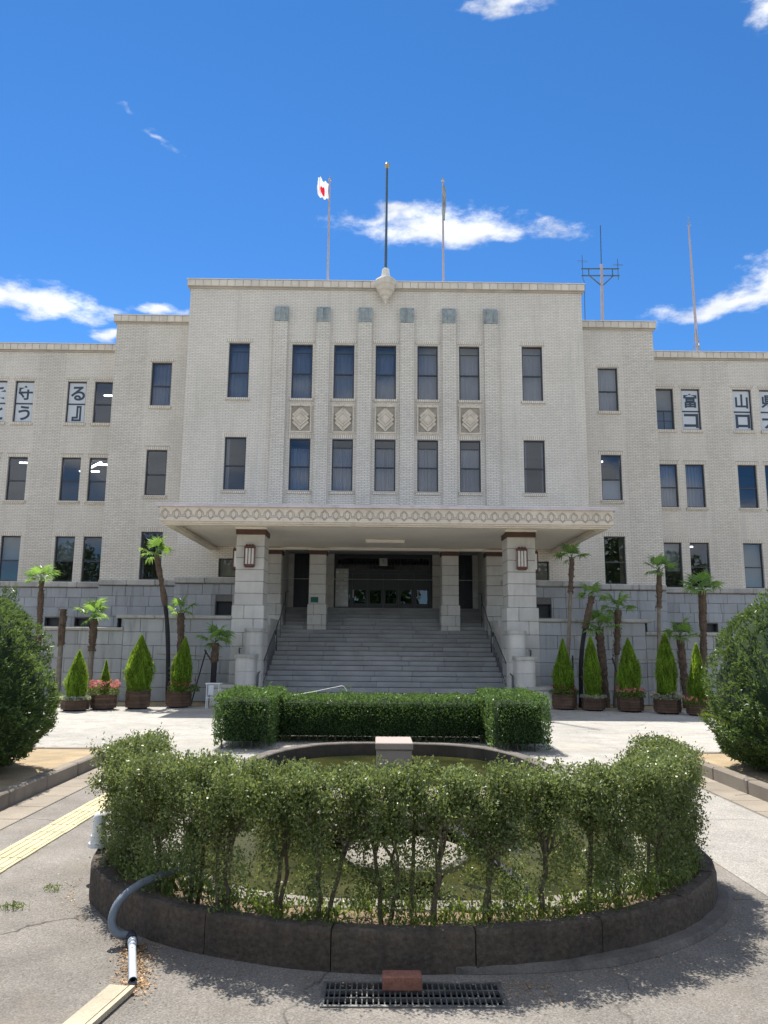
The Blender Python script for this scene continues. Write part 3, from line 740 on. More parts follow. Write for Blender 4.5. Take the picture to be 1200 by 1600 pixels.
# ---- stone plinth with separate blocks
def courses(parent, x0, x1, y, z0, z1, rows, mat, L0, L1, seed, hol=(), thick=.12, name='stone', cham=.012):
    rr = random.Random(seed); h = (z1 - z0) / rows
    for r in range(rows):
        a, b_ = z0 + r * h, z0 + (r + 1) * h; x = x0
        cuts = [x0]
        while x < x1 - L0 * .6:
            x = min(x + rr.uniform(L0, L1), x1); cuts.append(x)
        if cuts[-1] < x1: cuts[-1] = x1 if len(cuts) > 1 else cuts[-1]
        if len(cuts) < 2: cuts = [x0, x1]
        for u, w in zip(cuts, cuts[1:]):
            segs = [(u, w)]
            for hx0, hx1, hz0, hz1 in hol:
                if hz0 < b_ - .03 and hz1 > a + .03:
                    segs = [q for s_, e in segs for q in ((s_, min(e, hx0)), (max(s_, hx1), e)) if q[1] - q[0] > .05]
            for s_, e in segs:
                j = rr.uniform(-.004, .005)
                mk(name, MB().cbox(s_ + .004, e - .004, y - .012 + j, y + thick, a + .004, b_ - .004, cham), mat, parent)
def plinth(x0, x1, y, hol, seed, back=True, z0=1.95):
    X0, X1 = XC + x0, XC + x1
    mb = MB(); hs_ = [(a - XC, b_ - XC, c, d) for a, b_, c, d in hol]
    pl = wall_holes('plinth', x0, x1, 0, ZP - .02, y + .02, hs_, 'granite_joint', .3, B, sides=False)
    courses(pl, X0, X1, y, z0, 3.93, 5, 'granite', .45, .85, seed, hol)
    for a, b_, c, d in hol:
        mk('basement_window', MB().box(a - .05, b_ + .05, y + .25, y + .26, c - .05, d + .05), 'door_dark', pl)
    n = max(1, round((x1 - x0) / 1.3))
    for k in range(n):
        a, b_ = X0 + (X1 - X0) * k / n, X0 + (X1 - X0) * (k + 1) / n
        mk('coping', MB().cbox(a + .003, b_ - .003, y - .10, y + .25, 3.95, ZP, .035), 'coping', pl)
for s in (-1, 1):
    f = lambda a, b_: tuple(sorted((s * a, s * b_)))
    h = lambda a, b_, c, d: (*sorted((XC + s * a, XC + s * b_)), c, d)
    plinth(*f(4.4, HW), CX - .05, [h(5.65, 6.27, 2.79, 3.29)], 11 + s)
    plinth(*f(HW, HS), CY - .05, [h(10.2, 10.36, 2.1, 2.75)], 21 + s)
    plinth(*f(HS, 19.5), CW - .05, [h(11.95, 12.6, 2.38, 2.70), h(13.2, 13.82, 2.38, 2.70)], 31 + s)
    mk('plinth', bx(MB(), *f(19.5, HE), CW - .05, CW + .3, 0, ZP - .02), 'granite', B)

# ---- entrance: recess, pillars, doors
mb = MB(); yD = 31.5
for s in (-1, 1):
    x0, x1 = sorted((s * 3.9, s * 4.4)); bx(mb, x0, x1, CX + .66, yD + .3, 0, 5.42)
bx(mb, -4.4, 4.4, CX + .02, yD + 4, 5.42, 5.55)
PW = mk('porch_wall', mb, 'granite_pillar', B)
for s in (-1, 1):                              # stone between the doors
    for a, b_ in ((3.67, 3.9), (2.02, 3.05)):
        x0, x1 = sorted((s * a, s * b_))
        for r in range(5): mk('stone', MB().cbox(XC + x0 + .003, XC + x1 - .003, yD, yD + .3, 3.2 + r * .443 + .004, 3.2 + (r + 1) * .443 - .004, .01), 'granite_pillar', PW)
mk('porch_trim', bx(MB(), -3.9, 3.9, CX - .03, CX + .15, 5.26, 5.41), 'white_trim', B)
def pillar(xa, xb, y0, y1, zb, zbase, ztop, rows, name='pillar', bw=.06, seed=0):
    rr = random.Random(seed)
    core = mk(name, bx(MB(), xa + .01, xb - .01, y0 + .01, y1 - .01, zb, ztop - .02), 'granite_joint', B)
    h = (ztop - .22 - zbase) / rows
    for r in range(rows):
        mk('stone', MB().cbox(XC + xa, XC + xb, y0, y1, zbase + r * h + .003, zbase + (r + 1) * h - .003, .014), 'granite_pillar', core)
    n = max(1, round((zbase - zb) / .45)); h = (zbase - zb) / n
    for r in range(n):
        sp = (xa + xb) / 2 + (.18 if r % 2 else -.12)
        for a, b_ in ((xa - bw, sp), (sp, xb + bw)):
            mk('stone', MB().cbox(XC + a + .003, XC + b_ - .003, y0 - bw, y1 + bw, zb + r * h + .003, zb + (r + 1) * h - .003, .02), 'granite_pillar', core)
    mk('band', bx(MB(), xa - .025, xb + .025, y0 - .025, y1 + .025, ztop - .215, ztop - .065), 'terracotta', core)
    mk('capital', bx(MB(), xa - .055, xb + .055, y0 - .055, y1 + .055, ztop - .062, ztop + .01), 'white_trim', core)
    return core
PIL = []
for s in (-1, 1):
    x0, x1 = sorted((s * 3.80, s * 4.68)); PIL.append(pillar(x0, x1, 23.9, 24.85, 0, 2.93, 5.36, 6, seed=s))
    x0, x1 = sorted((s * 2.18, s * 2.80)); q = pillar(x0, x1, CX - .1, CX + .55, 2.05, 3.22, 5.30, 5, bw=.045, seed=5 + s)
    if s < 0: PLQ = q
    x0, x1 = sorted((s * 3.86, s * 4.5)); pillar(x0, x1, CX - .08, CX + .55, 1.6, 3.22, 5.30, 5, bw=.045, seed=9 + s)
mk('plaque', MB().cbox(-2.40, -2.12, CX - .125, CX - .103, 3.28, 3.48, .004), 'green_plaque', PLQ)
# doors
mb = MB(); zf, zt = 3.2, 5.42; xl, xr = -2.02, 2.02
for x in (xl, xr - .12): bx(mb, x, x + .12, yD + .1, yD + .25, zf, zt)
bx(mb, xl + .12, xr - .12, yD + .1, yD + .25, zt - .16, zt); bx(mb, xl + .12, xr - .12, yD + .1, yD + .25, 4.62, 4.74)
for k in range(30):
    x = xl + .14 + k * (xr - xl - .28) / 29; bx(mb, x - .012, x + .012, yD + .14, yD + .17, 4.74, zt - .16)
DR = mk('entrance_screen', mb, 'door_dark', B)
mk('pane', bx(MB(), xl + .12, xr - .12, yD + .19, yD + .195, 4.74, zt - .16), 'door_glass', DR)
nl = 6; lw = (xr - xl - .24) / nl
for k in range(nl):
    a = xl + .12 + k * lw; mb = MB()
    bx(mb, a + .004, a + .09, yD + .13, yD + .2, zf + .02, 4.62); bx(mb, a + lw - .09, a + lw - .004, yD + .13, yD + .2, zf + .02, 4.62)
    bx(mb, a + .09, a + lw - .09, yD + .13, yD + .2, zf + .02, zf + .20); bx(mb, a + .09, a + lw - .09, yD + .13, yD + .2, 4.5, 4.62)
    bx(mb, a + .09, a + lw - .09, yD + .135, yD + .19, 3.95, 4.02)
    bx(mb, a + .09, a + lw - .09, yD + .15, yD + .18, 4.02, 4.5)
    dl = mk('door_leaf', mb, 'door_dark', DR)
    dl2 = mk('door_glass', bx(MB(), a + .09, a + lw - .09, yD + .16, yD + .165, zf + .2, 3.95), 'door_glass', DR)
for x in (-1.23, 1.42): mk('door_handle', MB().tube([(XC + x, yD + .08, 3.62), (XC + x, yD + .08, 3.95)], .017), 'white_steel', DR)
mb = bx(MB(), -1.95, -1.43, yD + .02, yD + .07, 3.25, 4.80); NB = mk('notice_board', mb, 'steel', DR)
pr = random.Random(4)
for r in range(6):
    for c_ in range(3):
        if pr.random() < .85:
            x = XC - 1.93 + c_ * .165; z = 4.66 - r * .155; w = pr.uniform(.10, .15); h = pr.uniform(.07, .14)
            mk('notice', MB().box(x, x + w, yD + .012, yD + .016, z - h / 2, z + h / 2), pr.choice(['poster', 'blind', 'curtain']), DR)
pm = mk('emblem_plate', bx(MB(), -.16, .16, yD + .06, yD + .10, 4.94, 5.25), 'steel', DR)
em = MB(); yE = yD + .055
for a, b_ in (((-.06, 5.17), (.06, 5.17)), ((0, 5.2), (0, 5.02)), ((-.05, 5.10), (.05, 5.10)), ((0, 5.1), (.05, 5.03))):
    em.bar((XC + a[0], yE, a[1]), (XC + b_[0], yE, b_[1]), .01, .018, (0, 1, 0))
mk('emblem', em, 'door_dark', DR)
for s in (-1, 1):
    x0, x1 = sorted((s * 3.05, s * 3.67)); mb = bx(MB(), x0, x1, yD + .12, yD + .2, 3.2, 5.42)
    for k in range(3): bx(mb, x0 + .06 + k * .19, x0 + .20 + k * .19, yD + .10, yD + .13, 3.3, 5.3)
    mk('side_door', mb, 'door_dark', B)
mk('hall', bx(bx(bx(MB(), -4.4, 4.4, yD + 3.9, yD + 4, 3.0, 5.5), -4.4, -4.3, yD + .31, yD + 3.9, 3.0, 5.4), 4.3, 4.4, yD + .31, yD + 3.9, 3.0, 5.4), 'interior', B)
mk('porch_floor', bx(MB(), -4.2, 4.2, yD - .02, yD + 3.9, 3.0, 3.195), 'granite_step', B)

# ---- canopy
HC = 6.68; yF = 22.3; zs = 5.36
mb = bx(MB(), -HC + .25, HC - .25, yF + .25, CX - .004, zs, 5.70)
CAN = mk('canopy', mb, 'plaster', B)
mb = bx(MB(), -HC, HC, yF, yF + .3, 5.30, 5.72)
for s in (-1, 1):
    x0, x1 = sorted((s * (HC - .3), s * HC)); bx(mb, x0, x1, yF + .3, CX - .004, 5.30, 5.72)
mk('fascia', mb, 'canopy_stone', CAN)
mb = MB()
for k, (o_, za, zb) in enumerate(((.05, 5.245, 5.298), (.11, 5.20, 5.243))):
    bx(mb, -HC + o_, HC - o_, yF + o_, yF + .36, za, zb)
    for s in (-1, 1):
        x0, x1 = sorted((s * (HC - .36), s * (HC - o_))); bx(mb, x0, x1, yF + .36, CX - .004, za, zb)
mk('moulding', mb, 'canopy_stone', CAN)
mb = bx(MB(), -HC - .09, HC + .09, yF - .09, CX - .004, 5.722, 5.80)
mk('canopy_edge', mb, 'canopy_edge', CAN)
mk('capping', bx(MB(), -HC - .10, HC + .10, yF - .10, CX - .004, 5.801, 5.815), 'flashing', CAN)
def hexr(rx, rz, fl): return [(0, -rz), (rx, -rz + fl), (rx, rz - fl), (0, rz), (-rx, rz - fl), (-rx, -rz + fl)]
hm = MB(); ring(hm, hexr(.072, .125, .07), .011, -.008, .004)
w = .009
for s in (-1, 1):
    for a, b_ in (((0, .155), (s * .11, .06)), ((s * .11, .06), (s * .11, -.035)), ((s * .11, -.035), (s * .167, -.035)), ((0, -.155), (s * .08, -.075)), ((s * .08, -.075), (s * .167, -.075))):
        hm.bar((a[0], 0, a[1]), (b_[0], 0, b_[1]), .016, w, (0, 0, 1) if abs(a[0] - b_[0]) > .01 else (1, 0, 0))
n = 40; r0 = None
for k in range(n):
    p_ = (XC - HC + (k + .5) * 2 * HC / n, yF - .003, 5.505)
    if r0 is None:
        hm.v = [(a + p_[0], b_ + p_[1], c + p_[2]) for a, b_, c in hm.v]; r0 = mk('hexagon_relief', hm, 'relief_groove', CAN, origin=p_)
    else: dup(r0, CAN, p_)
for s in (-1, 1):
    for k in range(19):
        d_ = dup(r0, CAN, (XC + s * (HC + .003), yF + .25 + k * .334, 5.505), R(90))
CLT = mk('ceiling_light', MB().cbox(-.33, .98, 26.4, 27.2, 5.24, 5.355, .01), 'white_trim', CAN)
mk('light_tray', MB().cbox(-.36, 1.01, 26.36, 27.24, 5.30, 5.345, .008), 'plaster', CAN)

# ---- wall lanterns (things of their own on the pillars)
def lantern(x, y, z, rot, label):
    L_ = thing('wall_lantern', label, 'lantern', (x, y, z), 'lanterns on the entrance pillars'); L_.rotation_euler = (0, 0, rot)
    def part(nm, mb, mt):
        o = mk(nm, mb, mt, None, origin=(0, 0, 0)); o.parent = L_; o.location = (0, 0, 0); return o
    mb = MB(); w, h, d = .165, .32, .16
    for zz in (-h, h - .07): mb.cbox(-w, w, -d, 0, zz, zz + .07, .01)
    for zz in (-h - .025, h): mb.cbox(-w + .03, w - .03, -d + .02, -.0, zz, zz + .025, .006)
    for xx in (-w, -.056, .041, w - .03):
        mb.box(xx, xx + (.03 if abs(xx) > .1 else .018), -d + .005, -d + .03, -h + .07, h - .07)
    for yy in (-d + .03,): 
        for xx in (-w, w - .03): mb.box(xx, xx + .03, -.03, -.002, -h + .07, h - .07)
    for xx in (-.12, -.03, .06): mb.cbox(xx, xx + .06, -d + .01, -d + .05, h + .025, h + .05, .008)
    part('frame', mb, 'lamp_metal')
    for xx in (-.13, -.036, .062): part('glass_strip', MB().box(xx, xx + .075, -d + .035, -d + .05, -h + .07, h - .07), 'milk_glass')
    for xx in (-w + .008, w - .02): part('glass_strip', MB().box(xx, xx + .012, -d + .055, -.03, -h + .07, h - .07), 'milk_glass')
for s, nm in ((-1, 'left'), (1, 'right')):
    xc = XC + s * 4.24
    lantern(xc, 23.899, 4.44, 0, 'red-brown wall lantern on the front face of the %s entrance pillar' % nm)
    lantern(XC + s * 4.681, 24.38, 4.40, R(90) if s > 0 else R(-90), 'red-brown wall lantern on the outer side of the %s entrance pillar' % nm)

# ------------------------------------------------------------------ staircase
ST = thing('stone_staircase', 'wide grey granite staircase climbing to the shaded entrance doors', 'staircase', (XC, 23.2, 0))
NS = 21; rz = 3.195 / NS; ty = (31.48 - 23.2) / NS; sr = random.Random(2)
for i in range(NS):
    y0 = 23.2 + i * ty; z0, z1 = i * rz, (i + 1) * rz
    ye = min(y0 + ty + .06, 31.47)
    stp = mk('step', bx(MB(), -3.86, 3.86, y0 + .03, ye, max(0, z0 - .1), z1 - .02), 'granite_joint', ST)
    cuts = [-3.87]; x = -3.87 + sr.uniform(.5, 1.3)
    while x < 3.3: cuts.append(x); x += sr.uniform(1.15, 1.45)
    cuts.append(3.87)
    for a, b_ in zip(cuts, cuts[1:]):
        mk('slab', MB().cbox(XC + a + .002, XC + b_ - .002, y0 - .012 + sr.uniform(-.003, .003), ye - .002, z0 + .008, z1 + sr.uniform(-.002, .002), .012), 'granite_step', stp)

# ------------------------------------------------------------------ terrace walls flanking the stairs
for s, nm in ((-1, 'left'), (1, 'right')):
    f = lambda a, b_: tuple(sorted((XC + s * a, XC + s * b_)))
    TW = thing('terrace_wall', 'stepped grey stone terrace wall on the %s of the stairs, behind palms and planters' % nm, 'wall', (XC + s * 8, 23.9, 0))
    for a, b_, zt, rows, sd_ in ((4.72, 8.03, 2.50, 6, 1), (8.03, 10.42, 2.12, 5, 2), (10.42, 14.5, 1.76, 4, 3)):
        x0, x1 = f(a, b_)
        mk('wall_core', MB().box(x0, x1, 23.915, 24.5, 0, zt), 'granite_joint', TW)
        courses(TW, x0, x1, 23.9, .02, zt, rows, 'granite', .5, 1.05, sd_ * 7 + s)
        n = max(1, round((x1 - x0) / 1.1))
        xa, xb = f(a, b_ + (.22 if b_ < 10 else .05))
        for k in range(n): mk('coping', MB().cbox(xa + (xb - xa) * k / n + .002, xa + (xb - xa) * (k + 1) / n - .002, 23.82, 24.5, zt, zt + .10, .018), 'coping', TW)
    # stair flank behind the pillar and the rounded piers in front
    x0, x1 = f(3.875, 4.6); mk('flank_wall', MB().box(x0, x1, 24.92, 28.75, 0, 2.35), 'granite_pillar', TW)
    mk('flank_wall', MB().cbox(*f(3.875, 4.45), 26.4, 28.74, 2.351, 2.62, .02), 'granite_pillar', TW)
    def rounded(x0, x1, y0, y1, r=.22, over=0.):
        """plan with a rounded front corner on the stair-outer side"""
        pts = [(x0 - over, y1), (x0 - over, y0 + r)]
        pts += [(x0 - over + r - r * math.cos(t_), y0 - over + r - r * math.sin(t_)) for t_ in [math.pi / 2 * k / 6 for k in range(7)]]
        pts += [(x1 + over - r + r * math.sin(t_), y0 - over + r - r * math.cos(t_)) for t_ in [math.pi / 2 * k / 6 for k in range(7)]]
        pts += [(x1 + over, y1)]
        return pts
    for (a, b_, y0, y1, zb, zt) in ((3.70, 4.22, 23.25, 23.835, .0, 2.12), (3.80, 4.36, 22.55, 23.24, .60, 1.36)):
        x0, x1 = f(a, b_); pts = rounded(x0, x1, y0, y1)
        n = max(1, round((zt - zb) / .4)); h = (zt - zb) / n
        for k in range(n): mk('pier_stone', MB().prism(pts, zb + k * h + (.004 if k else 0), zb + (k + 1) * h - .002), 'granite_pillar', TW)
        mk('pier_cap', MB().prism(rounded(x0, x1, y0, y1, .24, .035), zt + .001, zt + .10), 'coping', TW)
    x0, x1 = f(3.80, 5.02); mk('plinth_block', MB().cbox(x0, x1, 22.5, 23.82, 0, .50, .015), 'granite_pillar', TW)
    mk('plinth_cap', MB().cbox(x0 - .03, x1 + .03, 22.47, 23.82, .503, .598, .015), 'coping', TW)
    mk('tap', MB().tube([(XC + s * 4.42, 23.7, 1.62), (XC + s * 4.42, 23.62, 1.64), (XC + s * 4.42, 23.6, 1.5)], .015), 'rail_metal', TW)
    mk('tap', MB().tube([(XC + s * 4.42, 23.7, 1.36), (XC + s * 4.42, 23.7, 1.62), (XC + s * 4.36, 23.66, 1.62)], .015), 'rail_metal', TW)
    # handrail
    HR = thing('handrail', 'dark metal handrail climbing the %s edge of the staircase' % nm, 'handrail', (XC + s * 3.72, 23.3, 0))
    X = XC + s * 3.74
    zst = lambda y: max(0, (y - 23.2) / ty * rz)
    pts = [(X, 22.95, .0), (X, 22.95, .82), (X, 23.1, .9)] + [(X, y, zst(y) + .88) for y in np.linspace(23.3, 26.6, 8)] + [(X, 26.75, zst(26.75) + .86), (X, 26.78, zst(26.7) + .70)]
    mk('top_rail', MB().tube(pts, .022), 'rail_metal', HR, smooth=True)
    mk('lower_rail', MB().tube([(X, y, zst(y) + .22) for y in np.linspace(23.1, 26.6, 8)], .014), 'rail_metal', HR)
    for y in np.linspace(23.15, 26.6, 16): mk('baluster', MB().tube([(X, y, zst(y) + .0), (X, y, zst(y) + .87)], .011, 6), 'rail_metal', HR)
    pts = [(X, 27.1, zst(27.1) + .0), (X, 27.1, zst(27.1) + .75), (X - s * -.02, 27.25, zst(27.2) + .80), (X, 28.1, zst(28.1) + .86), (X, 28.75, zst(28.75) + 1.0), (X, 29.3, zst(29.1) + .98), (X, 29.5, zst(29.4) + 1.3), (X, 30.4, zst(30.4) + 1.0)]
    mk('upper_rail', MB().tube(pts, .022), 'rail_metal', HR, smooth=True)
    for y in (28.1, 29.5): mk('baluster', MB().tube([(X, y, zst(y)), (X, y, zst(y) + .86)], .014, 6), 'rail_metal', HR)

# ------------------------------------------------------------------ roof furniture
q = thing('roof_finial', 'stone bowl finial projecting at the middle of the roof cornice', 'finial', (XC - .04, CX - .3, 15.08))
FX, FY = XC - .04, CX - .3
mk('bowl', MB().lathe([(.015, 15.02), (.05, 15.06), (.06, 15.16), (.13, 15.22), (.15, 15.33), (.23, 15.38), (.26, 15.52), (.335, 15.57), (.36, 15.72), (.42, 15.78), (.435, 15.95), (.40, 16.02), (.34, 16.06), (.05, 16.10)], (FX, FY), 28), 'cornice_tile', q)
mk('neck', MB().lathe([(.25, 16.06), (.23, 16.16), (.17, 16.20), (.14, 16.5), (.10, 16.53)], (FX, FY), 20), 'white_trim', q)
q = thing('flagpole', 'tall dark blue flagpole without a flag, with a round gold ball on top', 'flagpole', (FX, FY, 16.5), 'flagpoles on the roof')
mk('pole', MB().tube([(FX, FY, 16.5), (FX + .02, FY, 20.95)], [.055, .04], 10), 'pole_blue', q)
mk('ball', MB().lathe([(.01, 20.93), (.07, 20.96), (.10, 21.05), (.07, 21.14), (.01, 21.17)], (FX + .02, FY), 16), 'brass', q, smooth=True)
mk('rope', MB().tube([(FX - .07, FY, 16.6), (FX - .085, FY, 18.5), (FX - .04, FY, 20.9)], .006, 5), 'steel', q)
for x, nm, top in ((-2.15, 'pinkish white flagpole on the roof, left of the middle, flying the red disc flag', 21.55), (2.76, 'pinkish white flagpole on the roof, right of the middle, with a limp flag', 21.6)):
    q = thing('flagpole', nm, 'flagpole', (x, 30.5, 15.9), 'flagpoles on the roof')
    mk('pole', MB().tube([(x, 30.5, 15.9), (x - .01, 30.5, top)], [.05, .036], 10), 'pole_paint', q)
    mk('finial', MB().lathe([(.02, top), (.075, top + .03), (.075, top + .09), (.02, top + .13), (.008, top + .35)], (x - .01, 30.5), 10), 'steel', q)
# flag with the red disc, blown and folded
V = []; F = []; UV = []; nu, nv = 26, 14
for j in range(nv + 1):
    for i in range(nu + 1):
        u, v = i / nu, j / nv
        x = -2.20 - u * .45 - .03 * math.sin(v * 4); y = 30.5 + .11 * math.sin(u * 15 + v * 2.0) * (u ** .5) - .25 * u
        z = 21.42 - v * .74 + .06 * math.sin(u * 8 + 1) * u - .08 * u * (1 - v) + .22 * u * max(0, .14 - v) * 8 - .05 * u * v
        V.append((x, y, z)); UV.append((u * 1.5, 1 - v, 0))
for j in range(nv):
    for i in range(nu):
        a = j * (nu + 1) + i; F.append((a, a + 1, a + nu + 2, a + nu + 1))
fo_ = raw_mesh('flag', V, F, 'flag_cloth', smooth=True)
at_ = fo_.data.attributes.new('cloth', 'FLOAT_VECTOR', 'POINT'); at_.data.foreach_set('vector', np.array(UV, np.float32).ravel())
tag(fo_, 'white flag with a red disc, bunched at the top of the left roof pole', 'flag')
V = []; F = []
for j in range(13):
    for i in range(9):
        a = i / 8 * 2 * math.pi; r = (.05 + .028 * math.sin(j / 12 * math.pi)) * (1 + .35 * math.sin(3 * a + j * .5))
        V.append((2.79 + r * math.cos(a), 30.47 + r * math.sin(a), 21.4 - j * .135))
F = [(j * 9 + i, j * 9 + i + 1, (j + 1) * 9 + i + 1, (j + 1) * 9 + i) for j in range(12) for i in range(8)]
tag(raw_mesh('flag', V, F, 'flag_limp', smooth=True), 'limp grey-green flag hanging furled against the right roof pole', 'flag')
# antenna with cross arms
q = thing('antenna', 'roof antenna mast with two horizontal cross arms on the right shoulder block', 'antenna', (10.25, 33, 15.0))
mk('mast', MB().tube([(10.22, 33, 15.0), (10.30, 33, 19.15)], .07, 10), 'pole_paint', q)
mk('whip', MB().tube([(10.30, 33, 19.15), (10.33, 33, 21.1)], .022, 6), 'pole_blue', q)
mb = MB()
for z in (18.93, 18.59): mb.bar((9.36, 33, z - .01), (11.12, 33, z + .01), .05, .05)
for x in (9.70, 10.80): mb.bar((x, 33, 18.6), (x, 33, 18.93), .04, .04)
mb.bar((9.72, 33, 18.58), (10.24, 33, 18.12), .045, .045); mb.bar((10.82, 33, 18.58), (10.34, 33, 18.12), .045, .045)
mk('cross_arm', mb, 'pole_blue', q)
for x, h in ((9.42, 19.6), (11.06, 19.45)):
    mb = MB().tube([(x, 33, 18.4), (x, 33, h)], .014, 6)
    for a in range(3):
        c, s_ = math.cos(a * 1.05 + .3) * .26, math.sin(a * 1.05 + .3) * .26; mb.tube([(x - c, 33 - s_, h - .32 - .05 * a), (x + c, 33 + s_, h - .25)], .009, 5)
    mk('dipole', mb, 'pole_blue', q)
mk('cable', MB().tube([(9.44, 33, 18.4), (9.5, 33, 18.2), (9.46, 33, 17.5), (9.44, 33, 15.0)], .016, 6), 'pole_blue', q)
q = thing('antenna', 'slender lattice radio mast leaning above the right wing roof', 'antenna', (15.8, 36, 14.3))
mk('mast', MB().tube([(15.84, 36, 14.3), (15.83, 36, 17.5), (15.79, 36, 22.9)], [.075, .07, .045], 8), 'pole_paint', q)
mb = MB().tube([(15.79, 36, 22.9), (15.79, 36, 23.45)], .02, 6)
mb.tube([(15.68, 36, 22.95), (15.92, 36, 22.95)], .015, 5); mb.tube([(15.72, 36, 23.1), (15.88, 36, 23.1)], .015, 5)
mk('mast_head', mb, 'steel', q)
mb = MB()
for a in (0, 1, 2):
    an = a * 2.094 + .4; bx_, by_ = 15.84 + .42 * math.cos(an), 36 + .42 * math.sin(an)
    mb.tube([(bx_, by_, 14.5), (15.83, 36, 17.7)], .022, 5)
    for k in range(6):
        t0, t1 = k / 6, (k + 1) / 6; an2 = (a + 1) * 2.094 + .4
        cx_, cy_ = 15.84 + .42 * math.cos(an2), 36 + .42 * math.sin(an2)
        L_ = lambda p0, p1, t_: (p0 + (15.83 - p0) * t_, p1 + (36 - p1) * t_, 14.5 + 3.2 * t_)
        mb.tube([L_(bx_, by_, t0), L_(cx_, cy_, t1)], .011, 4)
mk('lattice', mb, 'steel', q)

# ------------------------------------------------------------------ pond and fountain
def offset_super(d, N=96): return superell(2.2 + d, 4.3 + d, 3, *PC, N=N)
BA = thing('fountain_basin', 'oval sunken pond basin with a pale stone rim in the middle of the forecourt', 'fountain', (PC[0], PC[1], 0))
inn, outr = offset_super(0), offset_super(.2)
w_ = MB()
for k in range(96):
    a, b_ = inn[k], inn[(k + 1) % 96]
    w_.add([(a[0], a[1], -.6), (b_[0], b_[1], -.6), (b_[0], b_[1], .05), (a[0], a[1], .05)], [(0, 1, 2, 3)])
mk('basin_wall', w_, 'pond_wall', BA)
for k in range(0, 96, 4):
    mb = MB(); zt = (.12 if inn[k][1] < 8 else .07) + random.uniform(-.004, .004); A = []
    for i in range(5):
        p, o_ = inn[(k + i) % 96], outr[(k + i) % 96]
        f0 = .004 if i == 0 else -.004 if i == 4 else 0
        A.append([(p[0], p[1], -.02), (p[0], p[1], zt - .015), (p[0] * .94 + o_[0] * .06, p[1] * .94 + o_[1] * .06, zt), (o_[0] * .96 + p[0] * .04, o_[1] * .96 + p[1] * .04, zt), (o_[0], o_[1], zt - .012), (o_[0], o_[1], -.02)])
    vs_ = [q for r_ in A for q in r_]; fs_ = [(i * 6 + j, (i + 1) * 6 + j, (i + 1) * 6 + (j + 1) % 6, i * 6 + (j + 1) % 6) for i in range(4) for j in range(6)]
    mb.add(vs_, fs_ + [(0, 1, 2, 3, 4, 5), (29, 28, 27, 26, 25, 24)])
    c = np.mean(np.array(vs_), 0); mb.v = [tuple(c + (np.array(v_) - c) * (.994, .994, 1)) for v_ in mb.v]
    mk('rim_stone', mb, 'pond_stone' if c[1] < 12 else 'mortar', BA)
wm = MB(); wm.add([(x, y, -.13) for x, y in offset_super(.02)], [tuple(range(96))]); mk('water', wm, 'pond_water')['kind'] = 'structure'
q = thing('fountain_pedestal', 'square pinkish stone fountain block at the far end of the pond', 'pedestal', (.335, 13.2, -.1))
mk('block', MB().cbox(.05, .62, 12.88, 13.65, -.35, .13, .01), 'rose_granite', q); mk('cap', MB().cbox(.03, .64, 12.85, 13.70, .131, .24, .012), 'rose_granite', q)
q = thing('fountain_slab', 'long low stone slab bridging the pond behind the front hedge', 'slab', (.3, 8.4, -.1))
mk('top', MB().cbox(-.78, 1.40, 8.05, 8.75, .17, .30, .015), 'pond_stone', q); mk('step', MB().cbox(-.62, 1.24, 7.85, 8.04, .05, .20, .015), 'pond_stone', q); mk('base', MB().cbox(-.66, 1.28, 8.1, 8.7, -.35, .168, .01), 'pond_wall', q)
q = thing('fountain_disc', 'round pale stone fountain disc just behind the middle of the front hedge', 'disc', (.26, 6.35, -.2))
mk('disc', MB().lathe([(.40, .16), (.47, .175), (.48, .22), (.46, .245), (.30, .25), (.02, .25)], (.26, 6.35), 40), 'pond_stone', q); mk('foot', MB().lathe([(.30, -.4), (.26, .0), (.34, .158)], (.26, 6.35), 24), 'pond_wall', q)
q = thing('fountain_pipe', 'dark slanting water pipe beside the round fountain disc', 'pipe', (.8, 6.7, -.1)); mk('pipe', MB().tube([(.70, 7.0, .26), (1.15, 6.45, .0), (1.3, 6.3, -.2)], .035, 8), 'dark_pole', q)

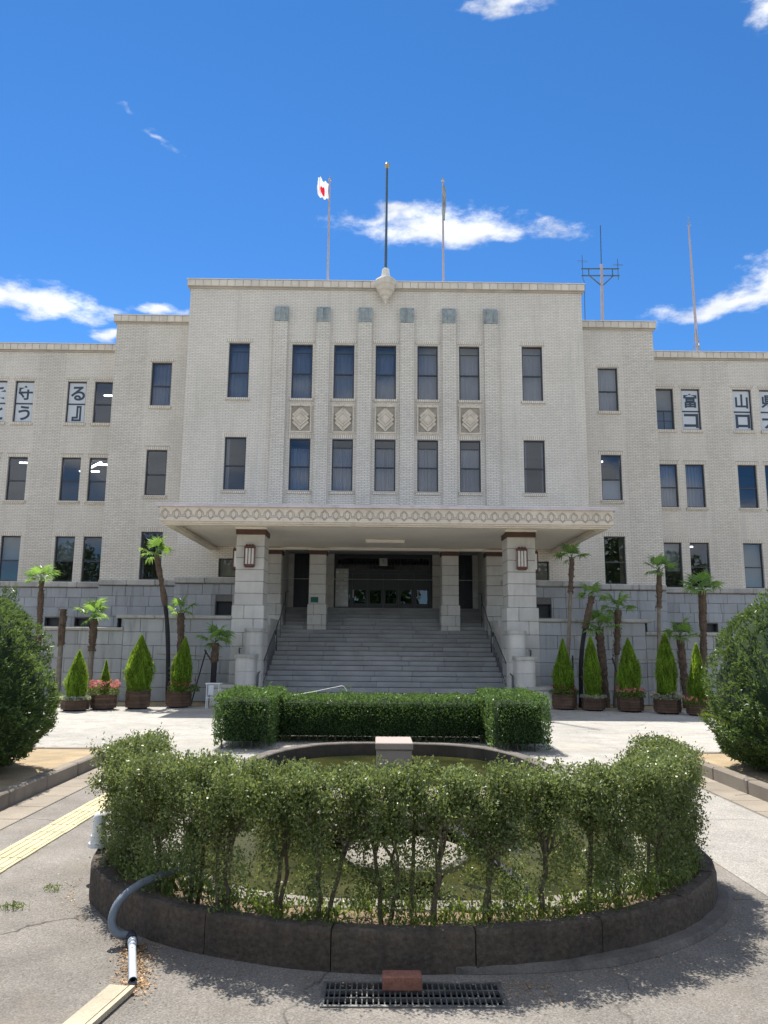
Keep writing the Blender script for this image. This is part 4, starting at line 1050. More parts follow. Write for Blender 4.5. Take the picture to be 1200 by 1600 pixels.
# ------------------------------------------------------------------ front ring kerb and planting bed
KC = (XC - .085, 6.6); KA, KBb = 2.42, 1.90
def kerb_path(d, n=64):
    """outline offset inwards by d, from the left end round the front to the right end"""
    pts = [(KC[0] - KA + d, 6.85), (KC[0] - KA + d, 6.72)]
    for k in range(n + 1):
        t_ = math.pi + math.pi * k / n; pts.append((KC[0] + (KA - d) * math.cos(t_), KC[1] + (KBb - d) * math.sin(t_)))
    return pts + [(KC[0] + KA - d, 6.72), (KC[0] + KA - d, 6.85)]
KO, KI = kerb_path(0), kerb_path(.12)
RK = thing('ring_kerb', 'dark weathered concrete kerb curving round the front of the pond bed', 'kerb', (KC[0], 4.7, 0))
n = len(KO); cutk = [0, 9, 16, 23, 30, 37, 44, 51, 58, n - 1]; kr = random.Random(8)
for a, b_ in zip(cutk, cutk[1:]):
    mb = MB(); rows = []; zt = .232 + kr.uniform(-.004, .004)
    for i in range(a, b_ + 1):
        o_, p = Vector(KO[i]), Vector(KI[i]); d = (p - o_)
        if i == a or i == b_:
            o2, p2 = Vector(KO[i + (1 if i == a else -1)]), Vector(KI[i + (1 if i == a else -1)]); o_ = o_.lerp(o2, .03); p = p.lerp(p2, .03)
        e = d.normalized() * kr.uniform(-.006, .006)
        L_ = lambda f, z: (o_.x + d.x * f + e.x, o_.y + d.y * f + e.y, z + kr.uniform(-.006, .006))
        rows.append([L_(0, -.02), L_(.0, zt - .03), L_(.05, zt - .008), L_(.16, zt), L_(.85, zt), L_(1, zt - .02), L_(1, -.02)])
    m_ = len(rows); mb.add([q for r_ in rows for q in r_], [(i * 7 + j, (i + 1) * 7 + j, (i + 1) * 7 + j + 1, i * 7 + j + 1) for i in range(m_ - 1) for j in range(6)] + [tuple(range(7)), tuple(range((m_ - 1) * 7, m_ * 7))[::-1]])
    mk('kerb_segment', mb, 'kerb_dark', RK)
mb = MB(); A, A2 = kerb_path(-.11), kerb_path(.03)
for i in range(36, n - 3):
    f = min(1, (i - 36) / 8) * min(1, (n - 4 - i) / 3)
    mb.v += [(A2[i][0] * f + KO[i][0] * (1 - f), A2[i][1] * f + KO[i][1] * (1 - f), .04), (KO[i][0] + (A[i][0] - KO[i][0]) * .7 * f, KO[i][1] + (A[i][1] - KO[i][1]) * .7 * f, .030 * f + .003), (KO[i][0] + (A[i][0] - KO[i][0]) * f, KO[i][1] + (A[i][1] - KO[i][1]) * f, .002)]
m_ = len(mb.v) // 3; mb.f = [(i * 3 + j, i * 3 + j + 1, (i + 1) * 3 + j + 1, (i + 1) * 3 + j) for i in range(m_ - 1) for j in range(2)]; mb.mi = [0] * len(mb.f)
mk('mortar_apron', mb, 'mortar', RK)
V = []; F = []; bedn = 60; R2 = offset_super(.2, 400)
def pond_front(x):
    d = min(1, abs(x - PC[0]) / 2.45); return PC[1] - 4.55 * (1 - d ** 3) ** (1 / 3)
for i, (x, y) in enumerate(kerb_path(.07)):
    x2 = PC[0] + (x - KC[0]) * .96; y2 = min(pond_front(x2), 7.2)
    for f in np.linspace(0, 1, 7):
        V.append((x + (x2 - x) * f, y + (max(y2, y + .05) - y) * f, .195 - .07 * f + rng.normal(0, .008)))
nb = len(V) // 7; F = [(i * 7 + j, (i + 1) * 7 + j, (i + 1) * 7 + j + 1, i * 7 + j + 1) for i in range(nb - 1) for j in range(6)]
raw_mesh('bed_soil', V, F, 'bed_soil', smooth=True)['kind'] = 'structure'

# drain grate, brick, pipe, boards
q = thing('drain_grate', 'rusty steel drain grate set in the asphalt before the ring kerb', 'grate', (.22, 4.45, 0))
mk('pit', MB().box(-.25, .70, 4.315, 4.585, -.5, -.30), 'pit', q)
pw = MB()
for a, b_ in (((-.25, 4.315), (.70, 4.315)), ((.70, 4.315), (.70, 4.585)), ((.70, 4.585), (-.25, 4.585)), ((-.25, 4.585), (-.25, 4.315))):
    pw.add([(*a, -.31), (*b_, -.31), (*b_, .0), (*a, .0)], [(0, 1, 2, 3)])
mk('pit_wall', pw, 'pit', q)
mb = MB()
for a in ((-.262, .712, 4.303, 4.323), (-.262, .712, 4.577, 4.597), (-.262, -.242, 4.323, 4.577), (.692, .712, 4.323, 4.577)): mb.box(*a, -.03, .008)
mk('frame', mb, 'grate_steel', q)
b0 = None
for k in range(32):
    x = -.225 + k * .0295
    if b0 is None: b0 = mk('bar', MB().box(x - .0035, x + .0035, 4.324, 4.576, -.022, .006), 'grate_steel', q)
    else: dup(b0, q, (x + rng.normal(0, .0015), 4.45, -.008))
for y in (4.40, 4.49): mk('cross_bar', MB().box(-.241, .691, y - .006, y + .006, -.012, .009), 'grate_steel', q)
tag(mk('loose_brick', MB().cbox(.06, .272, 4.47, 4.56, .009, .082, .006), 'red_brick'), 'single worn red brick lying on the drain grate', 'brick')
q = thing('drain_hose', 'grey flexible hose looping over the left side of the ring kerb', 'hose', (-1.5, 5.2, 0))
def smooth_path(P, n=40):
    P = [Vector(p) for p in P]; P = [P[0] * 2 - P[1]] + P + [P[-1] * 2 - P[-2]]; out = []
    for i in range(1, len(P) - 2):
        for k in range(n // (len(P) - 3)):
            t_ = k / (n // (len(P) - 3)); a, b_, c, d = P[i - 1:i + 3]
            out.append(.5 * ((2 * b_) + (c - a) * t_ + (2 * a - 5 * b_ + 4 * c - d) * t_ ** 2 + (3 * b_ - a - 3 * c + d) * t_ ** 3))
    return out + [P[-2]]
hp = smooth_path([(-1.18, 5.72, .28), (-1.30, 5.52, .32), (-1.46, 5.30, .315), (-1.57, 5.16, .25), (-1.60, 5.10, .15), (-1.56, 5.09, .075), (-1.475, 5.12, .05)], 84)
mk('hose', MB().tube(hp, [.0235 + .0018 * (k % 2) for k in range(len(hp))], 12), 'pvc_grey', q, smooth=True)
mk('coupling', MB().tube([(-1.49, 5.13, .05), (-1.455, 5.055, .048)], .033, 12), 'dark_pole', q)
q = thing('drain_pipe', 'straight pale PVC pipe lying on dry leaves beside the ring kerb', 'pipe', (-1.37, 4.8, 0))
pm_ = MB(); P0, P1 = Vector((-1.46, 5.07, .046)), Vector((-1.285, 4.52, .036))
pm_.tube([P0, P1], .0225, 14, cap=False); pm_.tube([P1, P0], .018, 14, cap=False)
mk('pipe', pm_, 'pvc_pale', q, smooth=True); mk('socket', MB().tube([P0, P0.lerp(P1, .13)], .027, 14), 'pvc_pale', q, smooth=True)
mk('pipe_bore', MB().tube([P1.lerp(P0, .06), P0], .0182, 10), 'pit', q)
dv = Vector((-.075, -.40, 0)).normalized(); sv_ = Vector((dv.y, -dv.x, 0))
def plank(a, w, L, z0, z1, mat, label):
    mb = MB(); a = Vector(a); p = [a, a - sv_ * w, a - sv_ * w + dv * L, a + dv * L]
    mb.prism([(v_.x, v_.y) for v_ in p], z0, z1); return tag(mk('wooden_board', mb, mat), label, 'board', 'boards at the lower left')
plank((-1.40, 4.50, 0), .105, 1.5, .006, .028, 'board_wood', 'wide pale weathered board on the asphalt below the pipe mouth')
plank((-1.285, 4.475, 0), .028, 1.5, .006, .034, 'board_wood', 'narrow pale batten along the right edge of the wide board')
q = thing('white_post', 'short white post with a collar at the left end of the ring kerb', 'post', (-2.16, 6.42, .25))
mk('post', MB().lathe([(.055, .25), (.05, .34), (.048, .47), (.03, .50)], (-2.16, 6.42), 20), 'white_steel', q, smooth=True); mk('collar', MB().lathe([(.075, .246), (.075, .275), (.06, .29), (.06, .33), (.05, .34)], (-2.16, 6.42), 20), 'white_steel', q)

# ------------------------------------------------------------------ foliage builders
def limb(mb, a, b_, r0, r1, n=5, wob=.02):
    a, b_ = Vector(a), Vector(b_); pts = []
    for k in range(n + 1):
        t_ = k / n; p = a.lerp(b_, t_)
        if 0 < k < n: p += Vector(rng.normal(0, wob, 3))
        pts.append(p)
    mb.tube(pts, [r0 + (r1 - r0) * k / n for k in range(n + 1)], 6); return pts
def shrub(x, y, h, spread, dens, label, mid=1.0, tang=(1, 0)):
    q = thing('shrub', label, 'shrub', (x, y, .18), 'shrubs of the front ring hedge')
    mb = MB(); C = []; zb = .19
    nst = 1 if random.random() < .55 else 2
    for s_ in range(nst):
        lean = Vector((rng.normal(0, .035), rng.normal(0, .03), 0)); base = Vector((x + (s_ - (nst - 1) / 2) * .045, y, zb - .03)); fork = base + Vector((lean.x, lean.y, random.uniform(.24, .40)))
        limb(mb, base, fork, .021 / nst ** .4, .015 / nst ** .4, 4, .008)
        for k in range(5 if nst == 1 else 3):
            a = random.uniform(0, 6.28); rr = spread * random.uniform(.35, 1.0)
            tip = fork + Vector((math.cos(a) * rr, math.sin(a) * rr * .8, random.uniform(.34, .60))); tip.z = min(tip.z, h - .06)
            pts = limb(mb, fork, tip, .011, .004, 5, .018); C += [(pts[k_], .075) for k_ in (3, 4, 5)]
            for k2 in range(2):
                p = pts[random.randint(1, 3)]; a2 = random.uniform(0, 6.28)
                t2 = p + Vector((math.cos(a2) * .12, math.sin(a2) * .10, random.uniform(.02, .16))); limb(mb, p, t2, .006, .002, 3, .01); C.append((t2, .06))
    mk('trunk', mb, 'bark', q)
    P = []; D = []; T = np.array((*tang, 0.)); Nn = np.array((-tang[1], tang[0], 0.)); O = np.array((x, y, 0.))
    ncl = int(46 * dens)                           # twigs of the clipped top: many small tufts under one level surface
    for k in range(ncl):
        u, v = rng.uniform(-.23, .23), rng.uniform(-.17, .17); zz = h - .015 - .20 * rng.random() ** 1.3 + .025 * math.sin(u * 25 + x * 7) - .25 * v * v
        c = O + T * u + Nn * v + (0, 0, zz); n_ = rng.integers(55, 100)
        P.append(c + rng.normal(0, (.034, .034, .028), (n_, 3))); D.append(rng.normal(0, .3, (n_, 3)) + (0, 0, .7))
    for c, r in C:
        k = int(85 * dens * mid) + 6; P.append(np.array(c) + rng.normal(0, r * .55, (k, 3))); D.append(rng.normal(0, .3, (k, 3)) + (0, 0, .3))
    for k in range(int(40 * mid * dens)):          # side sprigs down to the soil, leaving gaps
        c = O + T * rng.normal(0, .115) + Nn * rng.uniform(-.17, .14) + (0, 0, .27 + .62 * rng.random()); n_ = rng.integers(40, 110)
        P.append(c + rng.normal(0, .042, (n_, 3))); D.append(rng.normal(0, .4, (n_, 3)) + (0, 0, .2))
    for k in range(6):                             # stray shoots above the clip line
        c = O + T * rng.uniform(-.2, .2) + Nn * rng.uniform(-.12, .12) + (0, 0, h); L_ = rng.uniform(.02, .07); n_ = 12
        P.append(c + np.stack([rng.normal(0, .008, n_), rng.normal(0, .008, n_), rng.random(n_) * L_], 1)); D.append(np.tile((0, 0, .8), (n_, 1)))
    P = np.concatenate(P); D = np.concatenate(D); V_, F_ = leaf_geo(P, D, .0235, .0135, .22, .75)
    raw_mesh('foliage', V_, F_, 'leaf_shrub', q)
    return q
ORD = ['first', 'second', 'third', 'fourth', 'fifth', 'sixth', 'seventh', 'eighth', 'ninth', 'tenth', 'eleventh', 'twelfth', 'thirteenth', 'fourteenth', 'fifteenth', 'sixteenth', 'seventeenth', 'eighteenth', 'nineteenth', 'twentieth', 'twenty-first', 'twenty-second']
path = kerb_path(.27, 200); cum = [0]
for a, b_ in zip(path, path[1:]): cum.append(cum[-1] + math.dist(a, b_))
NSH = 20
for k in range(NSH):
    d = cum[-1] * (k + .25) / (NSH - .5); i = max(j for j in range(len(cum)) if cum[j] <= d)
    x, y = path[i]; e = abs(k - (NSH - 1) / 2) / ((NSH - 1) / 2)
    i2, i1 = min(i + 3, len(path) - 1), max(i - 3, 0); tx, ty_ = path[i2][0] - path[i1][0], path[i2][1] - path[i1][1]; tl = math.hypot(tx, ty_) or 1
    x += rng.normal(0, .025); y += rng.normal(0, .025)
    shrub(x, y, 1.075 - .05 * e + rng.normal(0, .018), .18 + .02 * e, .95 + .35 * e ** 3, 'leafy clipped shrub, %s from the left end of the front ring hedge' % ORD[k], .95 + .7 * e ** 3, (tx / tl, ty_ / tl))
for x, y, z, lab in ((-.96, 5.42, .78, 'pale wooden stake between the shrubs left of the middle of the ring hedge'), (.24, 5.02, .84, 'thin upright stake between the shrubs in front of the fountain disc')):
    tag(mk('garden_stake', MB().tube([(x, y, .1), (x + .02, y + .01, z)], [.026, .022] if x < 0 else [.012, .011], 8), 'stake_wood' if x < 0 else 'bark'), lab, 'stake')
# weeds, leaf litter
P = []
for k in range(520):
    i = rng.integers(4, 200); x, y = path[i]; t_ = rng.uniform(-.2, .2); c = np.array((x + rng.normal(0, .04), y + t_, .20)); n_ = rng.integers(6, 18)
    hgt = .02 + .05 * (abs(x - XC) > 1.3) + .06 * rng.random() ** 2
    b_ = c + rng.normal(0, (.03, .03, 0), (n_, 3)); P.append(b_ + np.stack([rng.normal(0, .01, n_), rng.normal(0, .01, n_), rng.uniform(.3, 1, n_) * hgt], 1))
P = np.concatenate(P); V_, F_ = leaf_geo(P, np.tile((0, 0, 1.6), (len(P), 1)), .052, .014, .15, .95)
tag(raw_mesh('weeds', V_, F_, 'leaf_weed'), 'low weeds and grass growing along the ring bed', 'weeds', kind='stuff')
def litter(name, pts, label, L=.022, mat='leaf_dry'):
    V_, F_ = leaf_geo(np.array(pts), np.tile((0, 0, 0.), (len(pts), 1)), L, L * .45, .1, 1.); V_ = V_.copy()
    q_ = V_.reshape(-1, 4, 3); c = q_[:, :, 2].mean(1, keepdims=True); q_[:, :, 2] = c + (q_[:, :, 2] - c) * .35
    tag(raw_mesh(name, q_.reshape(-1, 3), F_, mat), label, 'litter', kind='stuff')
pts = []
for k in range(900):
    t_ = rng.uniform(-.1, 1.15); c = P0.lerp(P1, float(t_)); s_ = rng.normal(0, .055) ; pts.append((c.x + s_ + .015, c.y + rng.normal(0, .04), .008 + abs(rng.normal(0, .004))))
litter('dry_leaves', pts, 'dry brown leaf litter heaped round the pipe on the asphalt', .026)
pts = []
for k in range(900):
    i = rng.integers(2, 200); x, y = path[i]; pts.append((x + rng.normal(0, .07), y - .08 + rng.normal(0, .10), .225 + abs(rng.normal(0, .006))))
pts = [p for p in pts if ((p[0] - KC[0]) / (KA - .2)) ** 2 + ((p[1] - KC[1]) / (KBb - .2)) ** 2 < 1 or p[1] > KC[1]]
litter('bed_litter', pts, 'fallen leaves scattered on the soil of the ring bed', .028)
ap = kerb_path(-.10, 200); pts = []
for k in range(420):
    i = rng.integers(5, 198); x, y = ap[i]; d = abs(rng.normal(0, .09)); pts.append((x * (1 + .02 * d), y - d, .008))
for k in range(160): pts.append((rng.uniform(.72, 1.0), rng.uniform(4.33, 4.6), .010))
for k in range(140): pts.append((-2.35 + rng.normal(0, .22), 6.3 + rng.normal(0, .35), .008))
litter('kerb_litter', pts, 'scraps of leaf litter along the foot of the ring kerb', .02)
V_, F_ = leaf_geo(np.array([(-2.50 + rng.normal(0, .05), 5.75 + rng.normal(0, .03), .015 + rng.random() * .02) for _ in range(90)] + [(-2.38 + rng.normal(0, .04), 6.15 + rng.normal(0, .03), .015 + rng.random() * .02) for _ in range(60)]), np.tile((0, 0, .5), (150, 1)), .04, .008, .1, .9)
tag(raw_mesh('crack_grass', V_, F_, 'leaf_weed'), 'tufts of grass in a crack of the asphalt', 'grass', kind='stuff')

# ------------------------------------------------------------------ clipped hedges behind the pond
def box_leaves(x0, x1, y0, y1, z0, z1, n, L, Wd, mat, parent, rough=.024, gaps=True):
    A = [((x1 - x0) * (z1 - z0), 0), ((x1 - x0) * (z1 - z0), 1), ((y1 - y0) * (z1 - z0), 2), ((y1 - y0) * (z1 - z0), 3), ((x1 - x0) * (y1 - y0), 4)]
    tot = sum(a for a, _ in A); P = []; D = []
    for a, f in A:
        k = int(n * a / tot); u, v = rng.random(k), rng.random(k)
        if f < 2: p = np.stack([x0 + u * (x1 - x0), np.full(k, (y0, y1)[f]), z0 + v * (z1 - z0)], 1); nn = (0, (-1, 1)[f], .2)
        elif f < 4: p = np.stack([np.full(k, (x0, x1)[f - 2]), y0 + u * (y1 - y0), z0 + v * (z1 - z0)], 1); nn = ((-1, 1)[f - 2], 0, .2)
        else: p = np.stack([x0 + u * (x1 - x0), y0 + v * (y1 - y0), np.full(k, z1)], 1); nn = (0, 0, 1)
        nn = np.array(nn, float)
        lum = (np.sin(p[:, 0] * 9) + np.sin(p[:, 1] * 11 + 1) + np.sin(p[:, 2] * 13 + 2)) * rough * .45
        p = p + nn * (rng.normal(0, rough, (k, 1)) + lum[:, None])
        if gaps: p = p[(p[:, 2] > z0 + .10) | (rng.random(len(p)) < .45)]
        P.append(p); D.append(np.tile(nn * .9 + np.array((0, 0, .5)), (len(p), 1)))
    P = np.concatenate(P); D = np.concatenate(D); V_, F_ = leaf_geo(P, D, L, Wd, .2, .75)
    return raw_mesh('foliage', V_, F_, mat, parent)
for x0, x1, y0, y1, z0, z1, n, lab in ((-2.74, -1.80, 13.7, 15.95, .05, .90, 16000, 'dense clipped dark green hedge block left of the pond, nearest the stairs'),
                                      (-1.84, 2.10, 14.72, 15.9, .03, .80, 28000, 'long low clipped hedge running behind the pond below the stairs'),
                                      (2.07, 3.02, 13.62, 15.95, .05, .90, 16000, 'dense clipped dark green hedge block right of the pond')):
    q = thing('clipped_hedge', lab, 'hedge', ((x0 + x1) / 2, (y0 + y1) / 2, 0), 'clipped hedges behind the pond')
    mk('dark_core', MB().cbox(x0 + .10, x1 - .10, y0 + .10, y1 - .10, z0 + .08, z1 - .10, .05), 'crown_shade', q)  # solid dark core added to keep light from passing through the hedge
    box_leaves(x0, x1, y0, y1, z0, z1, n, .045, .022, 'leaf_hedge', q)
    for k in range(int((x1 - x0) / .17)):
        x = x0 + .1 + k * .17 + rng.normal(0, .02); mb = MB()
        limb(mb, (x, y0 + .13, 0), (x + rng.normal(0, .03), y0 + .2, z0 + .3), .016, .011, 3, .008); limb(mb, (x, y0 + .15, .12), (x + rng.normal(0, .08), y0 + .1, z0 + .22), .009, .005, 3, .01); mk('stem', mb, 'bark', q)
    for k in range(9):                             # stray shoots above the clipped top
        sx, sy = rng.uniform(x0 + .05, x1 - .05), rng.uniform(y0, y1); hh = rng.uniform(.05, .16)
        if 'long' in lab and k == 0: sx, sy, hh = -.5, 15.4, .24
        if 'left' in lab and k < 3: sx, sy, hh = -2.45 + .06 * k, 13.9, .17
        pp = np.array([(sx + rng.normal(0, .02), sy + rng.normal(0, .02), z1 + t_ * hh) for t_ in rng.random(26)]); V_, F_ = leaf_geo(pp, np.tile((0, 0, 1.), (26, 1)), .05, .018, .2, .7); raw_mesh('shoot', V_, F_, 'leaf_hedge', q)
    if 'long' in lab:
        mk('twig', MB().tube(smooth_path([(-1.75, 15.3, .78), (-1.2, 15.3, .88), (-.72, 15.3, .98), (-.60, 15.3, .99), (-.53, 15.3, .90)], 24), .007, 5), 'milk_glass', q)
        pp = np.array([(1.72 + rng.normal(0, .11), 15.0 + rng.normal(0, .05), .38 + rng.normal(0, .10)) for _ in range(260)]); V_, F_ = leaf_geo(pp, np.tile((0, -.6, .3), (260, 1)), .06, .035, .2, .6)
        raw_mesh('broad_leaf_sprig', V_, F_, 'leaf_weed', q)['kind'] = 'stuff'

# ------------------------------------------------------------------ big rounded yews on the islands
def yew(cx, cy, rad, zc, up_, seed, label):
    q = thing('yew', label, 'bush', (cx, cy, .14), 'rounded yews beside the drive')
    rr = np.random.default_rng(seed); ph = rr.uniform(0, 6.28, 12)
    def surf_pt(d, off=1.0):
        a = np.arctan2(d[:, 1], d[:, 0]); lum = 1 + .035 * np.sin(3 * a + ph[0] + 2 * d[:, 2]) + .03 * np.sin(5 * a + ph[1] - 4 * d[:, 2]) + .022 * np.sin(9 * a + ph[2] + 7 * d[:, 2]) + .018 * np.sin(13 * d[:, 2] + 4 * a + ph[3])
        rho = np.sqrt(np.maximum(0, 1 - d[:, 2] ** 2)); low = d[:, 2] < 0
        rho = np.where(low, rho ** .45, rho ** .9)
        z = np.where(low, zc + d[:, 2] * (zc - .16), zc + d[:, 2] * up_)
        return np.stack([cx + rad * off * lum * rho * np.cos(a), cy + rad * off * lum * rho * np.sin(a), np.where(low, z, zc + (z - zc) * off * lum)], 1)
    N = 9500; d = unit(rr.normal(0, 1, (N, 3))); d = d[(d[:, 1] < .45)]            # shoots: tufts of needles standing off the surface
    off = 1 + rr.normal(0, .011, len(d)) + .02 * np.sin(d[:, 0] * 23 + ph[4]) * np.sin(d[:, 1] * 21 + ph[5]) * np.sin(d[:, 2] * 25)
    C = surf_pt(d, off - .03); nn = unit(d * np.array((1, 1, .6)) + np.array((0, 0, .55)) + rr.normal(0, .28, d.shape))
    k = 7; L = rr.uniform(.03, .08, (len(C), 1))
    t_ = rr.random((len(C), k, 1)); P = (C[:, None, :] + nn[:, None, :] * L[:, None, :] * (t_ - .45) * 1.25).reshape(-1, 3) + rr.normal(0, .014, (len(C) * k, 3))
    V_, F_ = leaf_geo(P, np.repeat(nn, k, 0) * 1.2, .058, .017, .15, .6); raw_mesh('crown', V_, F_, 'leaf_yew', q)
    Vc, Fc = blob_core(lambda t_, p: tuple(surf_pt(np.array([[math.cos(p) * math.cos(t_), math.cos(p) * math.sin(t_), math.sin(p)]]), .90)[0])); raw_mesh('dark_core', Vc, Fc, 'crown_shade', q, smooth=True)  # dark hull added inside the crown to block light
    mb = MB(); limb(mb, (cx, cy, .1), (cx, cy, 1.0), .11, .07, 4); mk('trunk', mb, 'bark', q)
    return q
yew(-5.98, 10.3, 1.74, 1.08, 1.68, 1, 'huge rounded dark green clipped yew at the left edge, on the ochre island')
yr = yew(6.42, 10.8, 1.76, 1.03, 1.70, 2, 'huge rounded dark green clipped yew at the right edge, on the ochre island')
mb = MB(); sp = smooth_path([(4.9, 10.6, .72), (4.62, 10.5, .86), (4.42, 10.45, .92), (4.30, 10.4, .91)], 18); mb.tube(sp, .006, 5); mk('sprig_stem', mb, 'bark', yr)
P = []; D = []
for k, p in enumerate(sp[2:]):
    for s_ in (-1, 1): P.append((p.x, p.y + s_ * .02, p.z - .03 * (s_ < 0) + .02 * (s_ > 0))); D.append((-.3, s_ * .6, .9 * s_))
V_, F_ = leaf_geo(np.array(P), np.array(D) * 3, .075, .028, .1, .15); raw_mesh('sprig', V_, F_, 'leaf_cypress', yr)

# ------------------------------------------------------------------ planters with conifers
def octagon(cx, cy, r): return [(cx + r * math.cos(R(22.5) + k * R(45)), cy + r * math.sin(R(22.5) + k * R(45))) for k in range(8)]
def planter(cx, cy, r, h, label):
    q = thing('wooden_planter', label, 'planter', (cx, cy, 0), 'wooden planters along the terrace walls')
    n_ = 5; pr_ = .03; hh = (h - .04) / n_
    mk('liner', MB().prism(octagon(cx, cy, r * .93), .04, h - .05), 'crown_shade', q)
    for k in range(n_):
        rr = r * (1 + (.012 if k % 2 else -.012) - .02 * (k == 0))
        o = mk('slat', MB().prism(octagon(cx, cy, rr), .04 + k * hh + .004, .04 + (k + 1) * hh - .004), 'planter_wood', q)
        o.rotation_euler = (0, 0, random.uniform(-.02, .02))
    for a in (45, 135, 225, 315): mk('foot', MB().box(cx + r * .7 * math.cos(R(a)) - .04, cx + r * .7 * math.cos(R(a)) + .04, cy + r * .7 * math.sin(R(a)) - .04, cy + r * .7 * math.sin(R(a)) + .04, 0, .042), 'dark_wrap', q)
def cypress(cx, cy, zb, zt, r, label, seed, lean=0., cat='conifer'):
    q = thing('cypress', label, cat, (cx, cy, zb), 'potted conifers along the terrace walls')
    rr = np.random.default_rng(seed); ph = rr.uniform(0, 6.28, 8); N = int(9000 * (r / .3) * (zt - zb) / 1.4)
    def rad(h, a): 
        base = np.where(h < .34, .74 + .26 * np.sin(h / .34 * 1.57), np.maximum(0, 1 - (np.maximum(h - .34, 0) / .67) ** 1.25) ** .9)
        return r * base * (1 + .15 * np.sin(2 * a + ph[0] + 5 * h) + .13 * np.sin(5 * a + ph[1] - 6 * h) + .10 * np.sin(9 * a + ph[2] + 16 * h))
    h = rr.random(N) ** 1.25; a = rr.uniform(0, 6.28, N); R_ = rad(h, a) * (1 - np.abs(rr.normal(0, .10, N)) + (rr.random(N) < .10) * rr.uniform(.05, .22, N))
    P = np.stack([cx + R_ * np.cos(a) + lean * h, cy + R_ * np.sin(a), zb + .02 + h * (zt - zb)], 1)
    D = np.stack([np.cos(a) * .35, np.sin(a) * .35, np.full(N, 1.5)], 1)
    V_, F_ = leaf_geo(P, D, .085, .016, .15, .45); raw_mesh('crown', V_, F_, 'leaf_cypress', q)
    def cf(t_, p):
        hh = (math.sin(p) + 1) / 2; rc = float(rad(np.array([hh]), np.array([t_]))[0]) * .82; return (cx + rc * math.cos(t_) + lean * hh, cy + rc * math.sin(t_), zb + .02 + hh * (zt - zb) * .96)
    Vc, Fc = blob_core(cf, 18, 16); raw_mesh('dark_core', Vc, Fc, 'cypress_core', q, smooth=True)  # solid core added behind the sprays to block light
    mk('trunk', MB().tube([(cx, cy, zb - .1), (cx, cy, zb + .2)], .025, 6), 'bark', q)
def flowers(cx, cy, z, r, label, petal, nb, leafm='leaf_weed', hgt=.12, xs=0., front=False):
    q = thing('bedding_flowers', label, 'flowers', (cx, cy, z), 'bedding flowers in the planters')
    N = 900; a = rng.uniform(0, 6.28, N); d = r * np.sqrt(rng.uniform(.25, 1, N)) * 1.06
    P = np.stack([cx + xs + d * np.cos(a), cy + d * np.sin(a), z + rng.uniform(-.03, hgt, N) * (1.15 - d / r * .5)], 1); V_, F_ = leaf_geo(P, np.tile((0, 0, .6), (N, 1)), .05, .026, .2, .8); raw_mesh('foliage', V_, F_, leafm, q)
    if nb:
        c = rng.uniform(0, 6.28, nb); e = r * np.sqrt(rng.uniform(.3, 1.05, nb)); C = np.stack([cx + xs + e * np.cos(c), cy + e * np.sin(c), z + hgt * rng.uniform(.55, 1.35, nb)], 1)
        P = np.repeat(C, 7, 0) + rng.normal(0, .016, (nb * 7, 3)); V_, F_ = leaf_geo(P, np.tile((0, -.4, .8), (nb * 7, 1)), .042, .032, .2, .9); raw_mesh('blossom', V_, F_, petal, q)
PLN = [  # x, y, r, h, planter label, (conifer top, radius, lean), conifer label, flowers
 (-7.85, 20.82, .36, .31, 'dark plank planter nearest the left yew, low and wide', (1.53, .27, .02), 'bright green cone-shaped conifer nearest the left yew', ('leaf_grey', None, 0, 'silvery bedding leaves round the conifer nearest the left yew', .10, 1.05)),
 (-7.26, 21.28, .34, .41, 'dark plank planter full of red flowers, second from the left yew', (1.27, .125, .0), 'very small pointed conifer rising from the red flowers', ('leaf_weed', 'petal_red', 110, 'mass of pink and red flowers in the second planter from the left', .26, 1.12)),
 (-6.43, 21.55, .33, .50, 'tall black plank planter left of the tall thin palm', (1.95, .36, .0), 'broadest bright green conifer, left of the tall thin palm', ('leaf_weed', None, 0, 'dark trailing leaves under the broadest conifer on the left', .05, 1.0)),
 (-5.45, 22.08, .35, .45, 'dark plank planter just left of the notice stand', (1.89, .29, .10), 'bright green conifer with a split tip, left of the notice stand', ('leaf_weed', 'petal_dusk', 26, 'dusky red flowers and leaves in the planter by the notice stand', .22, 1.2)),
 (5.42, 22.42, .36, .44, 'brown plank planter nearest the stairs on the right', (1.94, .28, .0), 'bright green conifer nearest the stairs on the right', ('leaf_weed', 'petal_dusk', 45, 'reddish flowers in the right planter nearest the stairs', .16, 1.1)),
 (6.16, 22.08, .33, .38, 'brown plank planter second from the stairs on the right', (2.02, .27, -.03), 'bright green conifer with a browned flank, second right of the stairs', ('leaf_grey', None, 0, 'silvery leaves in the second planter right of the stairs', .08, 1.05)),
 (7.11, 21.8, .36, .41, 'brown plank planter in the middle of the right row', (1.98, .31, .0), 'bright green conifer in the middle of the right row', ('leaf_weed', 'petal_red', 70, 'pink flowers in the middle planter of the right row', .20, 1.1)),
 (7.95, 21.3, .36, .42, 'brown plank planter second from the right yew', (2.13, .30, .02), 'bright green conifer second from the right yew', ('leaf_grey', 'petal_pale', 30, 'pale flowers and grey leaves in the planter second from the right yew', .12, 1.18)),
 (8.62, 20.82, .34, .30, 'low brown plank planter half hidden by the right yew', (1.84, .26, .0), 'bright green conifer half hidden by the right yew', ('leaf_weed', 'petal_red', 30, 'pinkish flowers in the planter half hidden by the right yew', .14, 1.1))]
